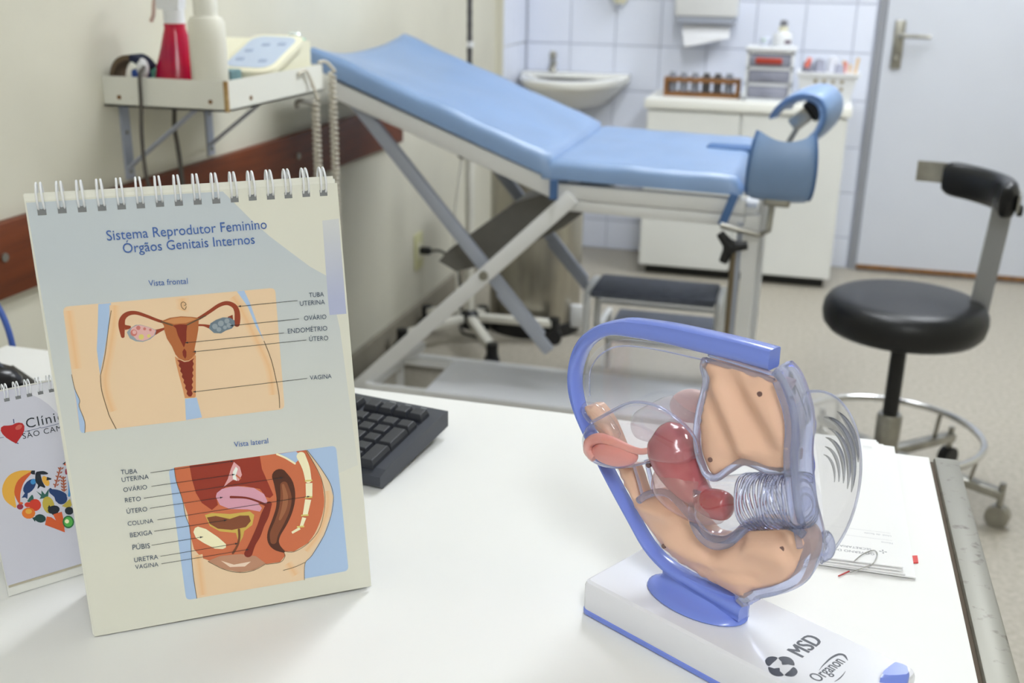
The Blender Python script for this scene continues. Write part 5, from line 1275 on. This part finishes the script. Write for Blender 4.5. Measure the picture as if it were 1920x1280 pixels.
for r in range(6):
    y = rowsy[r]
    # number pad at the right end
    if r == 5:
        for c in range(4):
            key(-.012 - P_ * (4 - c), y, P_, P_)
    else:
        for c in range(3):
            if r == 0 and c == 1:
                continue
            key(-.012 - P_ * (4 - c), y, P_ * (2 if (r == 0 and c == 0) else 1), P_)
        if r in (0, 2):
            key(-.012 - P_, y, P_, P_ * 2)
        if r == 4:
            key(-.012 - P_, y, P_, P_)
    # navigation block
    for c in range(3):
        if (r == 0) or (r == 1 and c == 1) or r in (3, 4, 5):
            key(-.012 - P_ * (7.3 - c), y, P_, P_)
    # main block
    x = -.012 - P_ * 7.6
    if r == 0:
        for w in (1.25, 1.25, 1.25, 1.25, 5.5, 1.25, 1.25, 1.25):
            x -= P_ * w; key(x, y, P_ * w, P_)
    else:
        first = {1: 2.75, 2: 2.25, 3: 1.5, 4: 2.0, 5: 1.0}[r]
        x -= P_ * first; key(x, y, P_ * first, P_)
        n_ = {1: 10, 2: 11, 3: 12, 4: 13, 5: 12}[r]
        for c in range(n_ if r != 4 else 12):
            x -= P_; key(x, y, P_, P_)
for i in range(3):
    MB().box(-.07 + i * .02, -.062 + i * .02, -.0105, -.0075, .0312, .0322).build('status_light', mat('status_light', (120, 124, 128), .4), t, world=False)
t = thing('mouse_pad', 'dark grey mouse pad at the left end of the desk', 'mouse pad', (-.93, 1.0, .75))
MB().prism([(-1.03, 1.0), (-.965, 1.083), (-.897, 1.043), (-.85, 1.07), (-.81, 1.0), (-.84, .955), (-.98, .94)], 'z', .7504, .7545).build('pad_sheet', mat('pad_grey', (64, 62, 58), .7), t)
MB().prism([(-1.024, 1.0), (-.964, 1.076), (-.897, 1.037), (-.852, 1.062), (-.817, 1.0), (-.843, .961), (-.977, .946)], 'z', .7546, .7549).build('pad_surface', mat('pad_cloth', (56, 55, 52), .85, noise=.1, nscale=300), t)
t = thing('computer_mouse', 'black computer mouse resting on the dark grey pad', 'mouse', (-.945, .99, .755), rot=(0, 0, radians(25)))
def mloop(k, z, sh=0):
    return [(.058 * k * cos(2 * pi * i / 24) + sh, .034 * k * sin(2 * pi * i / 24), z) for i in range(24)]
MB().loft([mloop(.95, .0006), mloop(1.0, .006), mloop(.98, .016), mloop(.86, .027, -.002), mloop(.62, .034, -.004), mloop(.3, .037, -.005)]).build('mouse_body', mat('mouse_black', (20, 20, 24), .25), t, smooth=True, world=False, angle=60)
MB().tube([(.03 + .006 * cos(a * pi / 8), 0, .027 + .009 * sin(a * pi / 8)) for a in range(0, 17)], .003, 8).build('scroll_wheel', M_grey, t, smooth=True, world=False)
o = MB().tube(smooth2([(-1.045, 1.18, .70), (-1.05, 1.18, .76), (-1.075, 1.19, .80), (-1.12, 1.2, .85), (-1.2, 1.2, .88), (-1.29, 1.2, .868), (-1.3235, 1.2, .862)], 6), .0042, 8).build('blue_cable', mat('cable_blue', (62, 92, 168), .5), None, smooth=True)
tag(o, 'blue cable rising behind the left corner of the desk', 'cable')

# ------------------------------------------------------------------ papers
M_paper = mat('paper_white', (240, 240, 240), .7)
pp = [(.012, 1.022, .7528, .3, 'bottom sheet of the paper stack, slipped to the right'), (.0095, 1.021, .7546, 1.0, 'second sheet from the bottom of the paper stack'), (.009, 1.0225, .7565, 1.4, 'sheet under the top form of the paper stack'), (.0085, 1.0235, .7585, 2.2, 'top printed form on the paper stack, text upside down')]
CLIP = [(.0792, .8833, .7596), (.087, .8981, .7596), (.0965, .9079, .7596), (.0994, .901, .7596), (.0951, .8834, .7596), (.0892, .8765, .7596), (.0825, .8735, .757), (.0758, .872, .7535)]
for i, (x, y, z, a, lb) in enumerate(pp):
    t = thing('paper_sheet', lb, 'paper', (x, y, z), 'papers on the desk', rot=(0, 0, radians(a)))
    w = .107 + (.012 if i == 0 else .004 if i == 1 else 0)
    MB().box(-.105, w, -.14, .145 - .002 * i, -.0012, .0).build('sheet', M_paper, t, world=False)
    if i == 3:
        PC['faint'] = (176, 178, 184); PC['faint2'] = (120, 122, 130)
        it = []
        for s, x1, y1, wd, c in (('GOVERNO DO DISTRITO', 84, -122, 62, 'faint2'), ('SECRETARIA DE ESTADO', 82, -114, 56, 'faint2'), ('Nome', 102, -98, 10, 'faint'), ('Unid. de Saúde', 102, -84, 24, 'faint'), ('Data', 100, 118, 9, 'faint')):
            vs, fs = text_mesh(s, width=wd)
            it.append((1, c, [(x1 - px_, y1 - py_) for px_, py_ in vs], fs))
        for yy in (-94, -80, 112):
            it.append((0, 'faint', [(-95, yy), (102, yy), (102, yy + .3), (-95, yy + .3)], [(0, 1, 2, 3)]))
        cx_, cy_ = 92, -117
        for a0 in range(4):
            a_ = a0 * pi / 2
            it.append((1, 'faint2', [(cx_, cy_), (cx_ + 3 * cos(a_ - .25), cy_ + 3 * sin(a_ - .25)), (cx_ + 3.4 * cos(a_), cy_ + 3.4 * sin(a_)), (cx_ + 3 * cos(a_ + .25), cy_ + 3 * sin(a_ + .25))], [(0, 1, 2, 3)]))
        print_part('form_print', it, bpy.data.objects[[c.name for c in t.children][0]], 0)
o = MB().tube(smooth2(CLIP, 5), .0006, 6).build('paper_clip', M_chrome, None, smooth=True)
tag(o, 'bent wire paper clip on the edge of the top form', 'paper clip')
o = MB().prism([(.11, .912), (.1247, .9085), (.1365, .9133), (.1366, .9262), (.1256, .922), (.11, .925)], 'z', .7503, .7512).build('red_tab', mat('tab_red', (214, 40, 30), .5), None)
tag(o, 'small red tab sticking out right of the paper stack', 'tab')
o = MB().bar((.0665, .868, .7512), (.076, .8795, .7512), .0012, .0006).build('red_thread', mat('thread_red', (170, 40, 40), .6), None)
tag(o, 'short red thread below the paper clip on the desk', 'thread')

# ------------------------------------------------------------------ anatomical model
t = thing('anatomical_model', 'clear plastic pelvis section model with blue rim on white stand', 'anatomical model', (-.1405 + .4957 * .043, .7483 + .869 * .043, .7505), rot=(0, 0, atan2(-.4957, .869)))
B0 = .031
def ml(a, q, b_):
    return Vector((a * .001, q * .001, B0 + b_ * .001))
M_mb = mat('model_blue', (122, 143, 228), .25, coat=.3)
M_mw = mat('model_white', (232, 233, 240), .18)
M_flesh = mat('model_skin', (236, 194, 169), .38, sss=.08)
M_ut = mat('model_uterus', (192, 112, 116), .22, noise=.25, nscale=30, c2=(160, 72, 80), coat=.4)
M_cerv = mat('model_cervix', (176, 70, 74), .25, coat=.3)
M_pink = mat('model_pink', (238, 160, 148), .38, sss=.1)
M_cl = clear_thin('clear_plastic', (.99, .992, 1.0), 1.45, .02, haze=.03)
M_cl2 = clear_thin('clear_pane_plastic', (.99, .99, 1.0), 1.4, .05, haze=.05)
M_gl = glass('clear_edge', (232, 236, 254), 1.42, tr_mix=.12, haze=.16)  # bluish tint and pale haze imitate light refracted in the edges
M_rib = glass('clear_rib', (240, 242, 252), 1.47, tr_mix=.05)
M_rib2 = glass('reflection_grey_rib', (205, 207, 214), 1.5, tr_mix=.05)  # grey tint stands in for dark surroundings reflected in the ribs
# stand
def bl(i, z, r=.007):
    return [(x, y, z) for x, y in rr(i, .247 - i, -.043 + i, .0445 - i, max(r - i, .002), 5)]
MB().loft([bl(.001, .0045), bl(.0005, .006), bl(.0005, .026), bl(.0018, .0295), bl(.0045, B0)]).build('stand', M_mw, t, smooth=True, world=False, angle=25)
MB().loft([bl(.0008, 0), bl(0, .0008), bl(0, .0042), bl(.0008, .005)]).build('stand_trim', M_mb, t, smooth=True, world=False)
st_ = bpy.data.objects['stand']
def pr2(pts, z=.00012):
    return [(a * .001, q * .001, B0 + z) for a, q in pts]
b = MB()
for l in EMBLEM:
    b.add(pr2([tuple(p) for p in smooth2(l, 2, True)]), [tuple(range(len(l) * 2))])
M_ink = mat('logo_ink', (44, 48, 62), .4)
b.build('emblem_print', M_ink, st_, world=False, weld=False)
b = MB()
def base_text(s, p0, p1, bold=0):
    p0 = Vector(p0); p1 = Vector(p1); d = p1 - p0; e = d.normalized(); n = Vector((-e.y, e.x))
    if n.x > 0:
        n = -n
    vs, fs = text_mesh(s, width=d.length)
    return vs, fs, p0, e, n
for s, p0, p1, hk, offs in (('MSD', EMBLEM_MSD[0], EMBLEM_MSD[1], 13.4, (-.6, -.2, .2, .6)), ('Organon', EMBLEM_ORG[0], EMBLEM_ORG[1], 9.6, (-.2, .2))):
    vs, fs, p0, e, n = base_text(s, p0, p1)
    hk = hk / max(y for x, y in vs)
    for j, of in enumerate(offs):
        b.add(pr2([tuple(p0 + e * (x + of) + n * (y * hk + abs(of) * .0)) for x, y in vs], .00012 + .00001 * j), fs)
for l, w in zip(EMBLEM_ARCS, ([.2, .7, 1.1, 1.5, 2.0, 2.4, 2.2, .3], [.2, .7, .9, .4])):
    vs, fs = ribbon(l, w)
    b.add(pr2(vs), fs)
b.build('brand_lettering', M_ink, st_, world=False, weld=False)
MB().loft([[(a * .001, q * .001, B0 + z) for a, q in smooth2(BLUE_CLIP, 3, True)] for z in (-.004, .004)] + [[((a - 236) * .0009 + .236, (q - 30) * .0009 + .030, B0 + .006) for a, q in smooth2(BLUE_CLIP, 3, True)]]).build('blue_clip', M_mb, t, smooth=True, world=False)
# pedestal
def el(a, q, z, ca=83.5):
    return [(ca * .001 + a * .001 * cos(2 * pi * i / 36), q * .001 * sin(2 * pi * i / 36), B0 + z * .001) for i in range(36)]
MB().loft([el(43.5, 25, .2), el(45, 26, 1.2), el(44.5, 25, 2.6), el(41, 19, 4.6), el(36, 11, 7), el(34, 7, 10), el(34, 6, 14), el(34, 5.5, 20)]).build('pedestal', M_mb, t, smooth=True, world=False, angle=60)
# rim
path = smooth2([(p[0], p[1], th * (1.25 if k_ < 6 else 1.1)) for k_, (p, th) in enumerate(RIM)], 3)
loops = []
for i, p in enumerate(path):
    a = path[max(0, i - 1)]; c = path[min(len(path) - 1, i + 1)]
    d = Vector((c.x - a.x, c.y - a.y)).normalized(); n = Vector((-d.y, d.x)); h = p.z / 2
    wq = 7.0
    prof = [(-h, -wq + 1.5), (-h + 1.2, -wq), (-h * .25, -wq), (-h * .12, -wq - .7), (h * .5, -wq - .7), (h - 1.2, -wq), (h, -wq + 1.5), (h, wq - 1.5), (h - 1.2, wq), (-h + 1.2, wq), (-h, wq - 1.5)]
    loops.append([ml(p.x + n.x * k, q, p.y + n.y * k) for k, q in prof])
rim = MB().loft(loops).build('rim', M_mb, t, smooth=True, world=False, angle=50)
# clear pane inside the rim
pn = smooth2(PANE, 3, True)
MB().loft([[ml(p.x, q, p.y) for p in pn] for q in (2.0, 3.6)]).build('clear_pane', M_cl2, t, world=False)
ln_ = smooth2([(127, 203), (71, 199), (25, 195.4), (-5, 190), (-22, 181.5), (-33.5, 169), (-38, 156), (-37, 138)], 4)
MB().tube([ml(p.x, 1.4, p.y) for p in ln_], .0006, 6).build('pane_bead', M_gl, t, smooth=True, world=False)
# flesh coloured reliefs
def relief(outline, q0, q1, hf, step=3.5, sub=3):
    ol = [Vector((p.x, p.y)) for p in smooth2(outline, sub, True)]
    n = len(ol)
    def inside(p):
        c = False; j = n - 1
        for i in range(n):
            if (ol[i].y > p.y) != (ol[j].y > p.y) and p.x < (ol[j].x - ol[i].x) * (p.y - ol[i].y) / (ol[j].y - ol[i].y) + ol[i].x:
                c = not c
            j = i
        return c
    def dist(p):
        return min((p - o_).length for o_ in ol)
    pts = list(ol)
    x0 = min(p.x for p in ol); x1 = max(p.x for p in ol); y0 = min(p.y for p in ol); y1 = max(p.y for p in ol)
    y = y0; row = 0
    while y < y1:
        x = x0 + (step / 2 if row % 2 else 0)
        while x < x1:
            p = Vector((x, y))
            if inside(p) and dist(p) > step * .55:
                pts.append(p)
            x += step
        y += step * .87; row += 1
    vo, eo, fo, _, _, _ = delaunay_2d_cdt(pts, [(i, (i + 1) % n) for i in range(n)], [], 1, 1e-4)
    b = MB(); V = []
    for p in vo:
        d = dist(p)
        V.append(ml(p.x, q0 - hf(p.x, p.y, d), p.y))
    fo = [f for f in fo if inside(sum((vo[i] for i in f), Vector((0, 0))) / len(f))]
    b.add(V, fo)
    b.loft([[ml(p.x, q0 - hf(p.x, p.y, 0), p.y) for p in ol], [ml(p.x, q1, p.y) for p in ol]], caps=False)
    b.add([ml(p.x, q1, p.y) for p in ol], [tuple(range(n))])
    return b
def seg_d(px_, py_, a, c):
    a = Vector(a); c = Vector(c); p = Vector((px_, py_)); d = c - a
    u_ = max(0, min(1, (p - a).dot(d) / d.length_squared))
    return (p - a - d * u_).length
def h_up(a, b_, d):
    h = 4.0 * min(1, d / 10.0) ** .6
    for s0, s1, amp, w in (((90, 185), (118, 143), 2.6, 6), ((102, 192), (138, 150), -2.4, 7), ((84, 172), (108, 135), -2.2, 6), ((120, 190), (146, 165), 2.0, 7), ((100, 130), (140, 140), -1.6, 5)):
        h += 1.5 * amp * exp(-(seg_d(a, b_, s0, s1) / w) ** 2) * min(1, d / 8.0)
    return h
def h_low(a, b_, d):
    h = 4.5 * min(1, d / 12.0) ** .6
    for s0, s1, amp, w in (((30, 66), (65, 66), 2.2, 6), ((65, 66), (98, 52), -2.6, 6), ((98, 52), (118, 70), -2.6, 6), ((118, 70), (150, 88), -2.4, 5), ((150, 88), (168, 72), -2.2, 5), ((60, 45), (130, 40), 2.6, 9), ((130, 70), (160, 72), 2.2, 9), ((90, 36), (135, 46), -1.8, 4)):
        h += 1.5 * amp * exp(-(seg_d(a, b_, s0, s1) / w) ** 2) * min(1, d / 8.0)
    return h
us = relief(UPPER_SKIN, -3.0, 10, h_up).build('upper_torso_section', M_flesh, t, smooth=True, world=False, angle=60)
ls = relief(LOWER_SKIN, -3.0, 10, h_low).build('lower_torso_section', M_flesh, t, smooth=True, world=False, angle=60)
M_peg = mat('peg_dark', (120, 92, 88), .5)
for i, (a, b_) in enumerate(HOLES_M):
    par = us if i < 2 else ls
    hq = -3.0 - (h_up if i < 2 else h_low)(a, b_, 10) - .6
    MB().tube([ml(a, hq, b_), ml(a, hq + 3, b_)], .0019, 14).build('peg_hole', M_peg, par, smooth=True, world=False)
MB().tube([ml(37.5, -13, 106), ml(37.5, -9, 106)], .0022, 14).build('peg_hole', M_peg, t, smooth=True, world=False)
# clear plastic edging
def edging(name, pts, q, r, flat=1.0):
    return MB().tube([ml(p.x, q, p.y) for p in smooth2(pts, 4)], r * .001, 12, flat=flat).build(name, M_gl, t, smooth=True, world=False)
edging('clear_edge', UP_EDGE[1:], -4, 2.9)
edging('clear_edge', [UP_EDGE[0], UP_EDGE[1]], -4, 1.8)
edging('clear_edge', [(134, 206), (78, 206)], -2, 1.6)
edging('clear_edge', LOW_EDGE, -7.5, 3.0)
def band(name, pa, qa, pb, qb, mt):
    A_ = smooth2(pa, 4); 
    n = len(A_)
    lo = []
    for i, p in enumerate(A_):
        c = A_[min(n - 1, i + 1)]; a = A_[max(0, i - 1)]
        d = Vector((c.x - a.x, c.y - a.y)).normalized(); nn = Vector((-d.y, d.x))
        w = 4.2
        lo.append([ml(p.x - nn.x * w, qa, p.y - nn.y * w), ml(p.x + nn.x * w * .6, qa, p.y + nn.y * w * .6), ml(p.x + nn.x * w * 1.2, (qa + qb) / 2, p.y + nn.y * w * 1.2), ml(p.x + nn.x * w * .6, qb, p.y + nn.y * w * .6), ml(p.x - nn.x * w, qb, p.y - nn.y * w)])
    return MB().loft(lo).build(name, mt, t, smooth=True, world=False, angle=35)
band('clear_outer_band', OUT_EDGE, -5, None, 16, M_gl)
edging('clear_edge', [(p[0] - 5, p[1] - 1) for p in OUT_EDGE[1:9]], -7, 2.4)
edging('blue_tinted_edge', [(p[0] + 4, p[1] + 2) for p in OUT_EDGE_B], 20, 2.4)
MATS['blue_edge'] = glass('blue_edge', (150, 165, 235), 1.38)  # blue tint stands in for the rim refracted in the edge
bpy.data.objects['blue_tinted_edge'].data.materials[0] = MATS['blue_edge']
edging('clear_edge', [(17.8, 98), (24, 85.6), (29, 74)], -6, 1.2)
edging('clear_edge', [(23, 100), (27.5, 88), (32, 76)], 4, 2.0)
# uterus, cervix
up_path = smooth2([(p[0], p[1], r) for p, r in [((46.5, 142), 2)] + UTERUS], 4)
MB().tube([ml(p.x, -2, p.y) for p in up_path], [max(.0015, p.z * .001) for p in up_path], 26).build('uterus', M_ut, t, smooth=True, world=False, angle=70)
cp = smooth2([(82, 89.5, 9), (90, 90.2, 11), (99, 91.5, 11.6), (106, 92.4, 9.6), (108.5, 92.8, 4)], 4)
MB().tube([ml(p.x, -3, p.y) for p in cp], [p.z * .001 for p in cp], 22).build('cervix', M_cerv, t, smooth=True, world=False, angle=70)
cc_ = smooth2([(p[0], p[1], r) for p, r in [((49, 110), 10), ((56, 100), 21), ((66, 92), 21), ((77, 86), 17), ((88, 85), 14), ((97, 88), 12)]], 4)
MB().tube([ml(p.x, -2, p.y) for p in cc_], [p.z * .001 for p in cc_], 24, caps=False).build('uterus_sleeve', clear_thin('pink_clear', (.97, .88, .88), 1.4, .05, haze=.24, hcol=(.80, .52, .50)), t, smooth=True, world=False, angle=70)
# near ovary and tube, far ovary
tb_ = smooth2([(p[0], p[1], r) for p, r in TUBE], 4)
MB().tube([ml(p.x, -14, p.y) for p in tb_], [p.z * .001 for p in tb_], 14).build('fallopian_tube', M_pink, t, smooth=True, world=False, angle=70)
ov = MB().ell((0, 0, 0), .024, .007, .0105, 24, 14)
ov.xform(Matrix.Translation(ml(3.5, -12.5, 104)) @ Matrix.Rotation(radians(-14), 4, 'Y')).build('ovary', mat('model_pink2', (236, 150, 140), .4, sss=.1), t, smooth=True, world=False)
MB().ell((0, 0, 0), .021, .010, .014, 24, 14).xform(Matrix.Translation(ml(36, 42, 140)) @ Matrix.Rotation(radians(-20), 4, 'Y')).build('ovary', mat('model_pink_pale', (244, 204, 200), .4), t, smooth=True, world=False)
# clear housings round the ovaries
def lens(name, outline, q, dq, off=(0, 0), mt=None):
    ol = smooth2(outline, 3, True)
    cx_ = sum(p.x for p in ol) / len(ol); cy_ = sum(p.y for p in ol) / len(ol)
    lo = []
    for k in range(-6, 7):
        a = k / 6 * pi / 2
        s = max(.03, cos(a) ** .55); qq = q + dq * sin(a)
        lo.append([ml(cx_ + (p.x - cx_) * s + off[0], qq, cy_ + (p.y - cy_) * s + off[1]) for p in ol])
    return MB().loft(lo).build(name, mt or M_cl, t, smooth=True, world=False, angle=70)
lens('clear_ovary_housing', LENS, -13, 13)
edging('clear_edge', [LENS[i] for i in range(2, 11)], -13, 1.2)
edging('clear_edge', [LENS[i] for i in (18, 17, 16, 15, 14, 13)], -13, 1.0)
lens('clear_ovary_housing', [(p[0] * .72, p[1] * .72 + 32) for p in LENS], 40, 13, mt=clear_thin('milky_clear', (.9, .88, .9), 1.4, .1, haze=.22, hcol=(.95, .9, .92)))
lens('clear_side_pouch', [(-40, 126), (-38, 133), (-32, 136), (-22, 136), (-10, 130), (2, 118), (-4, 112), (-18, 118), (-30, 118)], -5, 5)
# ribbed clear canal
cn = smooth2([(84, 84, 15), (90, 86, 21), (100, 90, 23), (112, 97, 21.5), (128, 105, 20.5), (146, 112, 20), (158, 117, 19.5), (166, 121, 20)], 4)
MB().tube([ml(p.x, 0, p.y) for p in cn], [p.z * .001 for p in cn], 28, caps=False).build('clear_canal', clear_thin('clear_canal_plastic', (.99, .99, 1.0), 1.5, .02, haze=.04), t, smooth=True, world=False, angle=70)
d = Vector((94, 0, 45)).normalized(); s_ = Vector((0, 1, 0)); n_ = d.cross(s_)
for k in range(13):
    f_ = k / 12; ca, cb_ = 124 + 37 * f_, 103 + 16 * f_
    R_ = (20.3 - .6 * f_)
    c0 = ml(ca, 0, cb_)
    MB().tube([c0 + (s_ * cos(2 * pi * j / 36) + n_ * sin(2 * pi * j / 36)) * R_ * .001 + d * .0012 * sin(2 * pi * j / 36 * 3 + k) for j in range(36)], .0012, 8, closed=True).build('canal_rib', M_rib, t, smooth=True, world=False)
edging('clear_edge', [(82, 100), (79, 88), (80, 74), (88, 63), (100, 60), (112, 66), (120, 76), (129, 88), (142, 95)], -9, 3.2)
# clear dome beyond the section, with crescent ribs
E1 = Vector((.233, -.972)); E2 = Vector((.972, .233)); DC = Vector((163, 131))
def dome(th, ph, k=1.0, kw=1.0):
    v = E1 * (63 * k * cos(th)) + E2 * (9 * kw * sin(th) * sin(ph))
    return ml(DC.x + v.x, 8 + 74 * k * sin(th) * cos(ph), DC.y + v.y)
lo = []
for i in range(29):
    th = pi * i / 28
    th = min(max(th, .02), pi - .02)
    lo.append([dome(th, radians(-90 + 180 * j / 20)) for j in range(21)])
MB().loft(lo, caps=False, closed=False).build('clear_dome', clear_thin('clear_dome_plastic', (.99, .99, 1.0), 1.5, .02, haze=.2, hcol=(.95, .96, 1.0)), t, smooth=True, world=False, angle=80)  # whitish haze stands in for the white desk refracted through the dome
MB().tube([dome(pi * (.02 + .96 * i / 40), radians(0)) for i in range(41)], .0011, 8).build('dome_rim', M_gl, t, smooth=True, world=False)
for k, a0, a1, r_ in ((.84, 140, 85, 2.2), (.72, 158, 60, 2.6), (.61, 150, 62, 2.0), (.5, 152, 68, 1.8), (.4, 150, 70, 1.3), (.31, 150, 70, 1.0)):
    n = 18
    pts = []
    for i in range(n + 1):
        th = radians(a0 + (a1 - a0) * i / n)
        v = E1 * (63 * k * cos(th)) + E2 * (7 * sqrt(1 - k * k) + .5)
        pts.append(ml(DC.x + v.x, 8 + 74 * k * sin(th), DC.y + v.y))
    MB().tube(pts, [max(.0003, r_ * .001 * sin(pi * (i + .4) / (n + .8)) ** .7) for i in range(n + 1)], 10, flat=1.0).build('dome_rib', M_rib2, t, smooth=True, world=False)
edging('clear_edge', [(172, 88), (178, 92), (182, 86), (182, 79), (177, 73)], 14, 3.6)
# small clear clip hanging at the lower end
b = MB()
pcl = [ml(118, 0, 21), ml(133, 0, 26), ml(139, 0, 27.5)]
b.tube([pcl[0], ml(130, 0, 18), pcl[2]], .0006, 6).tube([ml(130, 0, 18), ml(131, 0, 8)], .0005, 6).build('clear_clip', M_gl, t, smooth=True, world=False)
